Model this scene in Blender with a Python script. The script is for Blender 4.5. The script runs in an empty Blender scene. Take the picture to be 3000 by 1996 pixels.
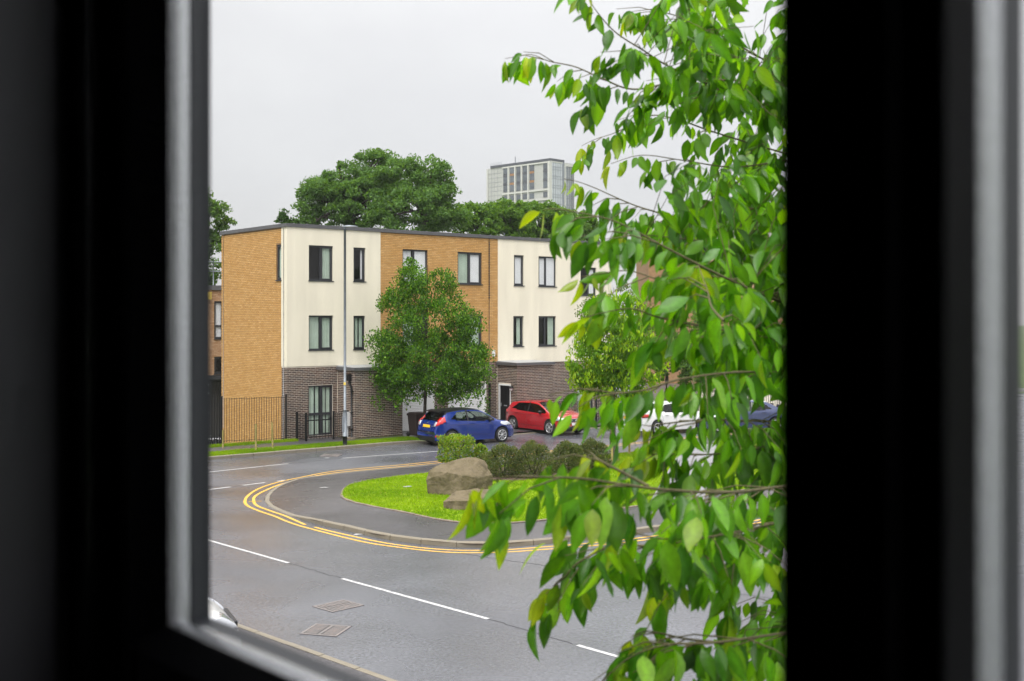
import bpy, bmesh, math, random
import numpy as np
from mathutils import Vector, Matrix
SC = bpy.context.scene
COL = SC.collection
# ------------------------------------------------------------------ camera
F = 3400.0; HZ = 939.0; ZC = 5.1            # focal length in photo pixels, horizon row, eye height (m)
cam = bpy.data.cameras.new("camera"); camo = bpy.data.objects.new("camera", cam); COL.objects.link(camo)
camo.location = (0, 0, ZC); camo.rotation_euler = (math.radians(90), 0, 0)
cam.sensor_width = 36.0; cam.lens = 36.0*F/3000.0
cam.shift_y = -59.0/3000.0
cam.clip_start = 0.02; cam.clip_end = 3000
cam.dof.use_dof = True; cam.dof.focus_distance = 47.0; cam.dof.aperture_fstop = 6.3; cam.dof.aperture_blades = 0
SC.camera = camo
# ------------------------------------------------------------------ overcast sky
w = bpy.data.worlds.new("World"); SC.world = w; w.use_nodes = True
nt = w.node_tree; nt.nodes.clear()
def N(t, **k):
    n = nt.nodes.new(t)
    for a, b in k.items(): setattr(n, a, b)
    return n
SUN_EL, SUN_AZ = math.radians(58), math.radians(200)   # azimuth clockwise from +Y
out = N('ShaderNodeOutputWorld'); bg = N('ShaderNodeBackground')
sky = N('ShaderNodeTexSky', sky_type='NISHITA'); sky.sun_disc = False
sky.sun_elevation = SUN_EL; sky.sun_rotation = SUN_AZ
tc = N('ShaderNodeTexCoord'); sep = N('ShaderNodeSeparateXYZ')
mx0 = N('ShaderNodeMath', operation='MAXIMUM'); mx0.inputs[1].default_value = 0.0
pw = N('ShaderNodeMath', operation='POWER'); pw.inputs[1].default_value = 2.0
ml = N('ShaderNodeMath', operation='MULTIPLY_ADD'); ml.inputs[1].default_value = 1.15; ml.inputs[2].default_value = 0.345
noi = N('ShaderNodeTexNoise'); noi.inputs['Scale'].default_value = 2.2; noi.inputs['Detail'].default_value = 6
mp = N('ShaderNodeMapping'); mp.inputs['Scale'].default_value = (1, 1, 2.2)
mr = N('ShaderNodeMapRange'); mr.inputs['From Min'].default_value = 0.3; mr.inputs['From Max'].default_value = 0.7
mr.inputs['To Min'].default_value = 0.875; mr.inputs['To Max'].default_value = 1.10
m2 = N('ShaderNodeMath', operation='MULTIPLY')
hue = N('ShaderNodeMixRGB'); hue.inputs[1].default_value = (1.0, 0.962, 1.012, 1); hue.inputs[2].default_value = (1.0, .98, .988, 1)
vm = N('ShaderNodeMixRGB', blend_type='MULTIPLY'); vm.inputs[0].default_value = 1
mixs = N('ShaderNodeMixRGB', blend_type='ADD'); mixs.inputs[0].default_value = 0.006
L = nt.links.new
L(tc.outputs['Generated'], sep.inputs[0]); L(sep.outputs['Z'], mx0.inputs[0]); L(mx0.outputs[0], pw.inputs[0]); L(pw.outputs[0], ml.inputs[0])
L(tc.outputs['Generated'], mp.inputs[0]); L(mp.outputs[0], noi.inputs['Vector']); L(noi.outputs['Fac'], mr.inputs['Value'])
L(ml.outputs[0], m2.inputs[0]); L(mr.outputs[0], m2.inputs[1]); L(noi.outputs['Fac'], hue.inputs[0])
L(hue.outputs[0], vm.inputs[1]); L(m2.outputs[0], vm.inputs[2])
L(vm.outputs[0], mixs.inputs[1]); L(sky.outputs[0], mixs.inputs[2])
L(mixs.outputs[0], bg.inputs[0]); bg.inputs[1].default_value = 1.0; L(bg.outputs[0], out.inputs[0])
# ------------------------------------------------------------------ soft sun behind cloud
sl = bpy.data.lights.new("sun", 'SUN'); sl.energy = 1.5; sl.angle = math.radians(35); sl.color = (1.0, 0.97, 0.92)
so = bpy.data.objects.new("sun", sl); COL.objects.link(so)
sd = Vector((math.sin(SUN_AZ)*math.cos(SUN_EL), math.cos(SUN_AZ)*math.cos(SUN_EL), math.sin(SUN_EL)))
so.rotation_euler = (-sd).to_track_quat('-Z', 'Y').to_euler(); so.location = (0, -20, 40)
# ------------------------------------------------------------------ exposure, sampling
vs = SC.view_settings; vs.view_transform = 'Standard'; vs.look = 'None'; vs.exposure = 1.22; vs.gamma = 1.0; vs.use_curve_mapping = False
cy = SC.cycles; cy.use_denoising = True; cy.use_adaptive_sampling = True; cy.adaptive_threshold = 0.015
cy.max_bounces = 8; cy.transparent_max_bounces = 32; cy.diffuse_bounces = 4; cy.glossy_bounces = 4
cy.caustics_reflective = False; cy.caustics_refractive = False
try: cy.denoiser = 'OPENIMAGEDENOISE'
except Exception: pass
SC.render.film_transparent = False
# ================================================================== helpers
rng = np.random.default_rng(11); random.seed(5)
def G(x, y, z=0.0):
    d = F*(ZC-z)/(y-HZ); return Vector(((x-1500)/F*d, d, z))
def AT(x, y, d): return Vector(((x-1500)/F*d, d, ZC-(y-HZ)/F*d))
C0 = G(841, 1297); ANG = math.atan2(.6397, .7687)
UX, UY = math.cos(ANG), math.sin(ANG)
def LOC(u, v, z=0.0): return Vector((C0.x+u*UX-v*UY, C0.y+u*UY+v*UX, z))
def UV(p):
    dx, dy = p.x-C0.x, p.y-C0.y; return dx*UX+dy*UY, -dx*UY+dy*UX
def UW(x, v=0.0):                       # distance along the front for photo column x on the wall plane at offset v
    t = (x-1500)/F; px = C0.x-v*UY; py = C0.y+v*UX
    return (t*py-px)/(UX-t*UY)
def ZW(x, y, v=0.0):
    u = UW(x, v); d = C0.y+u*UY+v*UX; return ZC-(y-HZ)/F*d
MATS = {}
def mat(name, col, rough=.6, var=.0, scale=6.0, bump=0.0, bscale=80.0, metal=0.0, coat=0.0, attr=False, spec=.5, trans=0.0, col2=None, detail=4.0, rvar=0.0, rscale=1.0, bdist=.01, sc3=None, c2r=(.36, .64), big=0.0):
    if name in MATS: return MATS[name]
    m = bpy.data.materials.new(name); m.use_nodes = True; t = m.node_tree; b = t.nodes['Principled BSDF']
    nd = lambda ty: t.nodes.new(ty); lk = t.links.new
    b.inputs['Roughness'].default_value = rough; b.inputs['Metallic'].default_value = metal
    b.inputs['Specular IOR Level'].default_value = spec; b.inputs['Coat Weight'].default_value = coat
    if coat: b.inputs['Coat Roughness'].default_value = .03
    tco = nd('ShaderNodeTexCoord')
    base = None
    if attr:
        a = nd('ShaderNodeVertexColor'); a.layer_name = 'Col'; base = a.outputs['Color']
    else:
        r = nd('ShaderNodeRGB'); r.outputs[0].default_value = (*col, 1); base = r.outputs[0]
    if var or col2:
        n = nd('ShaderNodeTexNoise'); n.inputs['Scale'].default_value = scale; n.inputs['Detail'].default_value = detail
        if sc3:
            mpp = nd('ShaderNodeMapping'); mpp.inputs['Scale'].default_value = sc3; lk(tco.outputs['Object'], mpp.inputs[0]); lk(mpp.outputs[0], n.inputs['Vector'])
        else: lk(tco.outputs['Object'], n.inputs['Vector'])
        if col2:
            cr = nd('ShaderNodeMapRange'); cr.inputs['From Min'].default_value = c2r[0]; cr.inputs['From Max'].default_value = c2r[1]
            lk(n.outputs['Fac'], cr.inputs['Value'])
            mi = nd('ShaderNodeMixRGB'); lk(cr.outputs[0], mi.inputs[0]); lk(base, mi.inputs[1]); mi.inputs[2].default_value = (*col2, 1); base = mi.outputs[0]
        if var:
            cr = nd('ShaderNodeMapRange'); cr.inputs['From Min'].default_value = .25; cr.inputs['From Max'].default_value = .75
            cr.inputs['To Min'].default_value = 1-var; cr.inputs['To Max'].default_value = 1+var
            lk(n.outputs['Fac'], cr.inputs['Value'])
            mi = nd('ShaderNodeMixRGB'); mi.blend_type = 'MULTIPLY'; mi.inputs[0].default_value = 1; lk(base, mi.inputs[1]); lk(cr.outputs[0], mi.inputs[2]); base = mi.outputs[0]
    if big:                               # broad worn and damp patches
        n = nd('ShaderNodeTexNoise'); n.inputs['Scale'].default_value = .30; n.inputs['Detail'].default_value = 6; n.inputs['Distortion'].default_value = .6; lk(tco.outputs['Object'], n.inputs['Vector'])
        cr = nd('ShaderNodeMapRange'); cr.inputs['From Min'].default_value = .3; cr.inputs['From Max'].default_value = .7; cr.inputs['To Min'].default_value = 1-big; cr.inputs['To Max'].default_value = 1+big; lk(n.outputs['Fac'], cr.inputs['Value'])
        mi = nd('ShaderNodeMixRGB'); mi.blend_type = 'MULTIPLY'; mi.inputs[0].default_value = 1; lk(base, mi.inputs[1]); lk(cr.outputs[0], mi.inputs[2]); base = mi.outputs[0]
    lk(base, b.inputs['Base Color'])
    if rvar:
        n = nd('ShaderNodeTexNoise'); n.inputs['Scale'].default_value = rscale; n.inputs['Detail'].default_value = 3; lk(tco.outputs['Object'], n.inputs['Vector'])
        cr = nd('ShaderNodeMapRange'); cr.inputs['From Min'].default_value = .35; cr.inputs['From Max'].default_value = .65
        cr.inputs['To Min'].default_value = max(.02, rough-rvar); cr.inputs['To Max'].default_value = rough+rvar
        lk(n.outputs['Fac'], cr.inputs['Value']); lk(cr.outputs[0], b.inputs['Roughness'])
    if bump:
        n = nd('ShaderNodeTexNoise'); n.inputs['Scale'].default_value = bscale; n.inputs['Detail'].default_value = 3; lk(tco.outputs['Object'], n.inputs['Vector'])
        bp = nd('ShaderNodeBump'); bp.inputs['Strength'].default_value = bump; bp.inputs['Distance'].default_value = bdist
        lk(n.outputs['Fac'], bp.inputs['Height']); lk(bp.outputs[0], b.inputs['Normal'])
    if trans:
        o = t.nodes['Material Output']; tr = nd('ShaderNodeBsdfTranslucent'); ms = nd('ShaderNodeMixShader'); ms.inputs[0].default_value = trans
        tm = nd('ShaderNodeMixRGB'); tm.blend_type = 'MULTIPLY'; tm.inputs[0].default_value = 1; lk(base, tm.inputs[1]); tm.inputs[2].default_value = (1.7, 1.65, .35, 1)
        lk(tm.outputs[0], tr.inputs[0]); lk(b.outputs[0], ms.inputs[1]); lk(tr.outputs[0], ms.inputs[2]); lk(ms.outputs[0], o.inputs[0])
    MATS[name] = m; return m
def glassmat(name, tint=(1, 1, 1), fac=1.0, rough=0.0, ior=1.45):
    m = bpy.data.materials.new(name); m.use_nodes = True; t = m.node_tree; t.nodes.clear()
    o = t.nodes.new('ShaderNodeOutputMaterial'); tr = t.nodes.new('ShaderNodeBsdfTransparent'); gl = t.nodes.new('ShaderNodeBsdfGlossy')
    fr = t.nodes.new('ShaderNodeLayerWeight'); fr.inputs[0].default_value = .5; f0 = ((ior-1)/(ior+1))**2
    p5 = t.nodes.new('ShaderNodeMath'); p5.operation = 'POWER'; p5.inputs[1].default_value = 5.0; t.links.new(fr.outputs['Facing'], p5.inputs[0])
    mu = t.nodes.new('ShaderNodeMath'); mu.operation = 'MULTIPLY_ADD'; mu.inputs[1].default_value = (1-f0)*fac; mu.inputs[2].default_value = f0*fac; mu.use_clamp = True
    ms = t.nodes.new('ShaderNodeMixShader'); tr.inputs[0].default_value = (*tint, 1); gl.inputs['Roughness'].default_value = rough
    t.links.new(p5.outputs[0], mu.inputs[0]); t.links.new(mu.outputs[0], ms.inputs[0]); t.links.new(tr.outputs[0], ms.inputs[1]); t.links.new(gl.outputs[0], ms.inputs[2]); t.links.new(ms.outputs[0], o.inputs[0])
    MATS[name] = m; return m
class MB:
    """collects faces; build() links them as one mesh object"""
    def __init__(s): s.v = []; s.f = []; s.mi = []; s.c = []; s.sm = []
    def face(s, pts, mi=0, c=None, sm=False):
        i = len(s.v); s.v.extend([tuple(p) for p in pts]); s.f.append(tuple(range(i, i+len(pts)))); s.mi.append(mi); s.c.append(c); s.sm.append(sm)
    def box(s, x0, y0, z0, x1, y1, z1, mi=0, c=None, skip=()):
        P = [(x0, y0, z0), (x1, y0, z0), (x1, y1, z0), (x0, y1, z0), (x0, y0, z1), (x1, y0, z1), (x1, y1, z1), (x0, y1, z1)]
        i = len(s.v); s.v.extend(P)
        for nm, q in (('b', (0, 3, 2, 1)), ('t', (4, 5, 6, 7)), ('f', (0, 1, 5, 4)), ('k', (2, 3, 7, 6)), ('r', (1, 2, 6, 5)), ('l', (3, 0, 4, 7))):
            if nm in skip: continue
            s.f.append(tuple(i+a for a in q)); s.mi.append(mi); s.c.append(c); s.sm.append(False)
    def obox(s, cen, ax, ay, az, mi=0, c=None):      # oriented box: centre and three half axes
        cen, ax, ay, az = Vector(cen), Vector(ax), Vector(ay), Vector(az)
        P = [cen+sx*ax+sy*ay+sz*az for sz in (-1, 1) for sx, sy in ((-1, -1), (1, -1), (1, 1), (-1, 1))]
        i = len(s.v); s.v.extend([tuple(p) for p in P])
        for q in ((0, 3, 2, 1), (4, 5, 6, 7), (0, 1, 5, 4), (2, 3, 7, 6), (1, 2, 6, 5), (3, 0, 4, 7)):
            s.f.append(tuple(i+a for a in q)); s.mi.append(mi); s.c.append(c); s.sm.append(False)
    def tube(s, pts, rad, n=8, mi=0, caps=True, c=None):
        pts = [Vector(p) for p in pts]
        if not hasattr(rad, '__len__'): rad = [rad]*len(pts)
        rings = []; up = Vector((0, 0, 1))
        for k, p in enumerate(pts):
            d = (pts[min(k+1, len(pts)-1)]-pts[max(k-1, 0)])
            if d.length < 1e-9: d = Vector((0, 0, 1))
            d.normalize(); a = d.cross(up)
            if a.length < .05: a = d.cross(Vector((1, 0, 0)))
            a.normalize(); b = d.cross(a); i = len(s.v)
            for j in range(n):
                t = 2*math.pi*j/n; s.v.append(tuple(p+float(rad[k])*(math.cos(t)*a+math.sin(t)*b)))
            rings.append(i)
        for k in range(len(rings)-1):
            for j in range(n):
                s.f.append((rings[k]+j, rings[k]+(j+1) % n, rings[k+1]+(j+1) % n, rings[k+1]+j)); s.mi.append(mi); s.c.append(c); s.sm.append(True)
        if caps:
            s.f.append(tuple(rings[0]+j for j in range(n))); s.mi.append(mi); s.c.append(c); s.sm.append(False)
            s.f.append(tuple(rings[-1]+j for j in reversed(range(n)))); s.mi.append(mi); s.c.append(c); s.sm.append(False)
    def lathe(s, prof, cen=(0, 0, 0), axis='y', n=24, mi=0, closed=False):
        rings = []
        for (r, h) in prof:
            i = len(s.v); rings.append(i)
            for j in range(n):
                t = 2*math.pi*j/n; a, b = r*math.cos(t), r*math.sin(t)
                p = (a, h, b) if axis == 'y' else ((a, b, h) if axis == 'z' else (h, a, b))
                s.v.append((p[0]+cen[0], p[1]+cen[1], p[2]+cen[2]))
        R = len(rings)
        for k in range(R if closed else R-1):
            for j in range(n):
                a, b = rings[k], rings[(k+1) % R]
                s.f.append((a+j, a+(j+1) % n, b+(j+1) % n, b+j)); s.mi.append(mi); s.c.append(None); s.sm.append(True)
    def mesh(s, name, mats):
        me = bpy.data.meshes.new(name); me.from_pydata(s.v, [], s.f)
        for m in (mats if isinstance(mats, (list, tuple)) else [mats]): me.materials.append(m)
        me.polygons.foreach_set('material_index', s.mi); me.polygons.foreach_set('use_smooth', s.sm)
        if any(c is not None for c in s.c):
            ca = me.color_attributes.new('Col', 'FLOAT_COLOR', 'CORNER'); arr = []
            for f, c in zip(s.f, s.c): arr.extend((list(c)[:3]+[1.0])*len(f) if c is not None else [1, 1, 1, 1]*len(f))
            ca.data.foreach_set('color', arr)
        me.update(); return me
    def build(s, name, mats, parent=None, loc=None, rot=None):
        return obj(name, s.mesh(name, mats), parent, loc, rot)
def obj(name, data, parent=None, loc=None, rot=None):
    o = bpy.data.objects.new(name, data); COL.objects.link(o)
    if parent is not None: o.parent = parent
    if loc is not None: o.location = loc
    if rot is not None: o.rotation_euler = rot
    return o
def tag(o, label=None, cat=None, group=None, kind=None):
    if label: o['label'] = label
    if cat: o['category'] = cat
    if group: o['group'] = group
    if kind: o['kind'] = kind
    return o
def thing(name, label, cat, loc=(0, 0, 0), rz=0.0, group=None):
    return tag(obj(name, None, None, loc, (0, 0, rz)), label, cat, group)
def quads_mesh(name, V, mat_, colr=None, smooth=False, tri=False):
    """V: (n,4,3) or (n,3,3) array of separate faces; colr: (n,3) one colour each"""
    k = 3 if tri else 4; n = len(V); me = bpy.data.meshes.new(name)
    me.vertices.add(n*k); me.vertices.foreach_set('co', np.ascontiguousarray(V, dtype=np.float32).ravel())
    me.loops.add(n*k); me.loops.foreach_set('vertex_index', np.arange(n*k, dtype=np.int32))
    me.polygons.add(n); me.polygons.foreach_set('loop_start', np.arange(0, n*k, k, dtype=np.int32)); me.polygons.foreach_set('loop_total', np.full(n, k, dtype=np.int32))
    me.materials.append(mat_)
    if colr is not None:
        ca = me.color_attributes.new('Col', 'FLOAT_COLOR', 'CORNER')
        cc = np.concatenate([np.repeat(colr, k, axis=0), np.ones((n*k, 1))], axis=1).astype(np.float32); ca.data.foreach_set('color', cc.ravel())
    me.update(calc_edges=True); me.validate(); return me
def crom(P, per=8):                       # Catmull-Rom through points
    P = [Vector(p) for p in P]; R = []
    for i in range(len(P)-1):
        p0 = P[max(i-1, 0)]; p1 = P[i]; p2 = P[i+1]; p3 = P[min(i+2, len(P)-1)]
        for k in range(per):
            t = k/per; R.append(.5*((2*p1)+(p2-p0)*t+(2*p0-5*p1+4*p2-p3)*t*t+(3*p1-p0-3*p2+p3)*t**3))
    R.append(P[-1]); return R
def resample(P, step):
    out_ = [P[0].copy()]; acc = 0.0
    for a, b in zip(P[:-1], P[1:]):
        Lg = (b-a).length
        while Lg > 1e-9 and acc+Lg >= step:
            t = (step-acc)/Lg; a = a+(b-a)*t; out_.append(a.copy()); Lg = (b-a).length; acc = 0.0
        acc += Lg
    return out_
def side(P):                              # unit normals to the left of a ground path
    R = []
    for i in range(len(P)):
        d = P[min(i+1, len(P)-1)]-P[max(i-1, 0)]; d.z = 0; d.normalize(); R.append(Vector((-d.y, d.x, 0)))
    return R
def ribbon(mb, P, a, b, z=None, mi=0):    # strip between lateral offsets a and b of path P
    S = side(P)
    for i in range(len(P)-1):
        q = [P[i]+S[i]*a, P[i+1]+S[i+1]*a, P[i+1]+S[i+1]*b, P[i]+S[i]*b]
        if z is not None:
            for p in q: p.z = z
        mb.face(q[::-1] if a < b else q, mi)
# ================================================================== materials
mat('asphalt', (.100, .103, .118), .26, var=.42, scale=17, detail=10, bump=.6, bscale=38, rvar=.15, rscale=.24, spec=.8, big=.22)
mat('asphalt_path', (.066, .062, .068), .33, big=.25, var=.55, scale=18, detail=10, bump=.6, bscale=45, rvar=.08, rscale=.4)
mat('kerb_concrete', (.25, .22, .17), .7, var=.3, scale=4, bump=.25, bscale=60, col2=(.17, .145, .105))
mat('edging_concrete', (.20, .16, .12), .75, var=.3, scale=5, bump=.3)
mat('white_paint', (.50, .495, .49), .45, var=.10, col2=(.22, .22, .23), c2r=(.54, .70), detail=9, scale=7, bump=.2, bscale=90)
mat('yellow_paint', (.72, .40, .05), .5, var=.2, scale=5, detail=9, bump=.2, bscale=90, col2=(.24, .19, .13), c2r=(.56, .76))
mat('grass_base', (.12, .215, .006), .95, spec=.05, var=.3, scale=2.2, col2=(.18, .26, .010))
mat('grass', (.1, .2, .02), .8, attr=True, trans=.35, spec=.06)
mat('ground_cover', (.07, .11, .03), .9, var=.3, scale=.4)
mat('soil', (.075, .045, .03), .9, var=.4, scale=9, bump=.8, bscale=25)
mat('paving', (.24, .235, .25), .5, var=.15, scale=5, bump=.2)
mat('iron', (.25, .235, .235), .4, var=.3, scale=9, metal=.3, bump=.3, rvar=.1, rscale=6, col2=(.24, .20, .185)); mat('cover_bed', (.085, .078, .076), .7, var=.3, scale=9)
# ================================================================== ground, roads, island
def sheet(name, pts, m, kind='structure', z=None):
    mb = MB(); P = [Vector(p) for p in pts]
    if z is not None:
        for p in P: p.z = z
    a = sum((P[i].x*P[(i+1) % len(P)].y-P[(i+1) % len(P)].x*P[i].y) for i in range(len(P)))
    if a < 0: P = P[::-1]
    mb.face(P); return tag(mb.build(name, MATS[m]), kind=kind)
tag(sheet('ground', [(-900, -60, 0), (900, -60, 0), (900, 1500, 0), (-900, 1500, 0)], 'ground_cover', z=-2.0), 'dull green ground beyond the streets')
sheet('road', [LOC(-75, -3.62), LOC(75, -3.62), LOC(75, -62), LOC(-75, -62)], 'asphalt', z=0.0)
OUT = [(2600, 1232), (2300, 1261), (2000, 1291), (1700, 1320), (1500, 1340), (1290, 1360.5), (1180, 1371), (1039, 1383), (950, 1393), (873, 1404), (822, 1421), (792, 1439), (775, 1459), (775, 1469), (784, 1481), (810, 1495), (835, 1505), (866, 1516), (922, 1535), (963, 1544), (1039, 1561), (1098, 1576), (1180, 1588), (1263, 1598), (1365, 1605.5), (1472, 1604.6), (1600, 1595), (1759, 1579), (1900, 1560), (2100, 1530), (2350, 1492), (2700, 1440)]
LAWN = [(2600, 1250), (2300, 1280), (2000, 1310), (1700, 1340), (1500, 1361), (1290, 1382), (1180, 1393), (1065, 1409.5), (1014, 1423.5), (998, 1444), (1000, 1458), (1044, 1474.5), (1180, 1501), (1317, 1528), (1439, 1535), (1600, 1524), (1759, 1500), (1900, 1478), (2100, 1448), (2350, 1410), (2700, 1360)]
outer = crom([G(*p) for p in OUT], 6); lawn = crom([G(*p, .13) for p in LAWN], 6)
TIP = G(775, 1464)
def hk(p):
    t = min(1, max(0, ((Vector((p.x, p.y, 0))-TIP).length-2.9)/1.8)); t = t*t*(3-2*t); return .022+.10*t*(0.0 if UV(p)[1] > -12.3 else 1.0)
def half_resample(P, tip, n):
    k = min(range(len(P)), key=lambda i: (Vector((P[i].x, P[i].y, 0))-Vector((tip.x, tip.y, 0))).length)
    R = []
    for seg in (P[:k+1], P[k:]):
        Lg = sum((b-a).length for a, b in zip(seg[:-1], seg[1:])); r = resample(seg, Lg/n*.99999)[:n]
        while len(r) < n: r.append(seg[-1].copy())
        R += r
    R.append(P[-1].copy()); return R
So = side(outer)
inner = [p-s*.0 for p, s in zip(outer, So)]
# which side of the outer path is the island?
sgn = 1 if ((TIP+So[len(So)//2]*1.0)-G(1400, 1450)).length < (TIP-So[len(So)//2]*1.0-G(1400, 1450)).length else -1
inn = [p+s*sgn*.125 for p, s in zip(outer, So)]
ra = half_resample(inn, TIP, 60); rb = half_resample(lawn, G(998, 1450, .13), 60)
mb = MB()
for i in range(len(ra)-1):
    q = []
    a0 = Vector((ra[i].x, ra[i].y, hk(ra[i])-.006)); a1 = Vector((ra[i+1].x, ra[i+1].y, hk(ra[i+1])-.006))
    b0 = Vector((rb[i].x, rb[i].y, .118)); b1 = Vector((rb[i+1].x, rb[i+1].y, .118))
    for k in range(4):
        f0, f1 = k/4, (k+1)/4
        mb.face([a0.lerp(b0, f0), a1.lerp(b1, f0), a1.lerp(b1, f1), a0.lerp(b0, f1)][::-sgn], sm=True)
tag(mb.build('footway', MATS['asphalt_path']), kind='structure')
def stones(root_name, P, sgn_, wid, hfun, step, m, piece, label=None, base_z=-.05, gap=.014):
    """a run of separate kerb stones along path P, set to the sgn_ side"""
    root = MB(); ribbon(root, P, sgn_*.01, sgn_*(wid-.01), None)
    for i, v in enumerate(root.v): root.v[i] = (v[0], v[1], hfun(Vector(v))-.022)
    ro = tag(root.build(root_name, MATS['edging_concrete']), kind='structure')
    R = resample(P, step)
    for a, b in zip(R[:-1], R[1:]):
        d = (b-a); d.z = 0; d.normalize(); n_ = Vector((-d.y, d.x, 0))*sgn_; mbs = MB()
        a2, b2 = a+d*gap*.5, b-d*gap*.5; ha, hb = hfun(a), hfun(b); bev = min(.02, wid*.25)
        jig = random.uniform(-.004, .004); ha += jig; hb += jig
        z0 = base_z
        prof = lambda p, h: [(p.x, p.y, z0), (p.x, p.y, h-bev), (p.x+n_.x*bev, p.y+n_.y*bev, h), (p.x+n_.x*wid, p.y+n_.y*wid, h), (p.x+n_.x*wid, p.y+n_.y*wid, z0)]
        A, B = prof(a2, ha), prof(b2, hb)
        for k in range(4):
            mbs.face([A[k], B[k], B[k+1], A[k+1]][::sgn_])
        mbs.face(A[::sgn_]); mbs.face(B[::-sgn_])
        mbs.build(piece, MATS[m], ro)
    return ro
stones('island_kerb', [p for p in outer], sgn, .125, hk, .9, 'kerb_concrete', 'kerb_stone')
stones('lawn_edging', [p for p in lawn], 1 if sgn > 0 else -1, .05, lambda p: .15, .9, 'edging_concrete', 'edging_stone')
lawn_in = [p+s*sgn*.05 for p, s in zip(lawn, side(lawn))]
sheet('lawn', lawn_in, 'grass_base', z=.135)
PATHL = [G(1905, 1470, .14), G(1940, 1408, .14), G(1987, 1331, .14), G(2004, 1303, .14)]
PATHR = [p+Vector((1.5, .15, 0)) for p in PATHL]
# slabs of the path crossing the lawn
mbp = MB(); pl = crom(PATHL, 4); pr = crom(PATHR, 4)
for i in range(len(pl)-1): mbp.face([pl[i], pr[i], pr[i+1], pl[i+1]])
for i, v in enumerate(mbp.v): mbp.v[i] = (v[0], v[1], .144)
pth = tag(mbp.build('path', MATS['edging_concrete']), kind='structure')
A = resample(pl, .45); B = resample(pr, .45)
for i in range(min(len(A), len(B))-1):
    m_ = MB(); q = [A[i], B[i], B[i+1], A[i+1]]; c = sum(q, Vector())/4; q = [c+(p-c)*.985 for p in q]
    zt = .158+random.uniform(-.002, .002)
    top = [Vector((p.x, p.y, zt)) for p in q]; bot = [Vector((p.x, p.y, .14)) for p in q]
    m_.face(top)
    for k in range(4): m_.face([bot[k], bot[(k+1) % 4], top[(k+1) % 4], top[k]])
    m_.build('paving_slab', MATS['paving'], pth)
SOIL = [G(x, y, .14) for x, y in ((1385, 1398), (1440, 1407), (1520, 1408), (1600, 1400), (1650, 1387), (1720, 1379), (1800, 1358), (1810, 1342), (1700, 1348), (1500, 1366), (1400, 1378))]
sheet('planting_bed', crom(SOIL+[SOIL[0]], 5)[:-1], 'soil', z=.143)
# far footway, verge, drive in front of the terrace
sheet('far_footway', [LOC(-60, -3.5), LOC(60, -3.5), LOC(60, 60), LOC(19.0, 60), LOC(19.0, 1.0), LOC(.05, 1.0), LOC(.05, .15), LOC(-60, .15)], 'asphalt_path', z=.10)
m_ = MB(); a_, b_ = LOC(-60, .15), LOC(.05, .15); m_.face([a_+Vector((0, 0, -2.0)), b_+Vector((0, 0, -2.0)), b_+Vector((0, 0, .1)), a_+Vector((0, 0, .1))]); tag(m_.build('retaining_wall', MATS['edging_concrete']), kind='structure')
fk = [LOC(-16+.9*i, -3.62) for i in range(46)]
def hfar(p):
    u, v = UV(p); t = min(1, max(0, (u-3.6)/1.2)); return .125-.09*t*(1 if u < 20 else 0)
stones('far_kerb', fk, 1, .125, hfar, .9, 'kerb_concrete', 'kerb_stone')
# near kerb below the window
nk0, nk1 = G(679, 1836), G(1100, 1989); nd_ = (nk1-nk0).normalized()
NK = [nk0+nd_*float(t) for t in np.linspace(-9, 14, 60)]
stones('near_kerb', NK, -1, .13, lambda p: .1, .9, 'kerb_concrete', 'kerb_stone')
nn = Vector((nd_.y, -nd_.x, 0))
sheet('near_footway', [NK[0]+nn*.12, NK[-1]+nn*.12, NK[-1]+nn*30, NK[0]+nn*30], 'asphalt_path', z=.092)
# ------------------------------------------------------------------ painted markings
def marking(name, P, wid, m, label, kind='structure', z=.004):
    mb = MB(); ribbon(mb, P, -wid/2, wid/2, z); return tag(mb.build(name, MATS[m]), label=label, kind=kind)
for a, b in (((604, 1384.5), (844, 1359)), ((1003, 1343), (1300, 1321.5))):
    marking('lane_marking', resample([G(*a), G(*b)], .5)+[G(*b)], .10, 'white_paint', None)
for a, b in (((604, 1436), (676, 1427)), ((712, 1422.5), (777, 1414.5)), ((812, 1410.5), (838, 1407))):
    marking('give_way_marking', [G(*a), G(*b)], .11, 'white_paint', None)
for a, b in (((560, 1569), (845, 1650)), ((1003, 1696), (1430, 1814)), ((1692, 1891), (1872, 1942))):
    marking('centre_marking', resample([G(*a), G(*b)], .5)+[G(*b)], .088, 'white_paint', None)
mat('tar', (.02, .02, .022), .45)
for a, b in (((845, 1650), (1003, 1696)), ((1430, 1814), (1692, 1891)), ((1350, 1622), (2300, 1760)), ((676, 1427), (712, 1422.5)), ((844, 1359), (1003, 1343))):
    P_ = resample([G(*a), G(*b)], .12); S_ = side(P_); P_ = [p+n_*(.02*math.sin(i*.9)+random.uniform(-.02, .02)) for i, (p, n_) in enumerate(zip(P_, S_))]; marking('road_joint', P_, .022, 'tar', None, z=.003)
YO = [(2300, 1254), (2000, 1284), (1600, 1322), (1300, 1350), (1180, 1362), (988, 1380), (886, 1398), (810, 1414.5), (758.6, 1432), (728, 1451.5), (717.8, 1468), (725, 1482), (758.6, 1497.5), (804.5, 1513), (835, 1526), (873, 1539.5), (924, 1553.5), (1013.7, 1576.5), (1090, 1593), (1180, 1605.5), (1263, 1615), (1355, 1620), (1483, 1618), (1600, 1610), (1729, 1600), (1900, 1581), (2100, 1551), (2350, 1512)]
YI = [(2300, 1257.5), (2000, 1287), (1600, 1326), (1300, 1355), (1180, 1367), (988, 1385), (886, 1402.5), (822, 1419.6), (774, 1439), (748, 1454), (743, 1467), (753, 1482), (797, 1499), (835, 1512), (894, 1538)]
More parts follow.
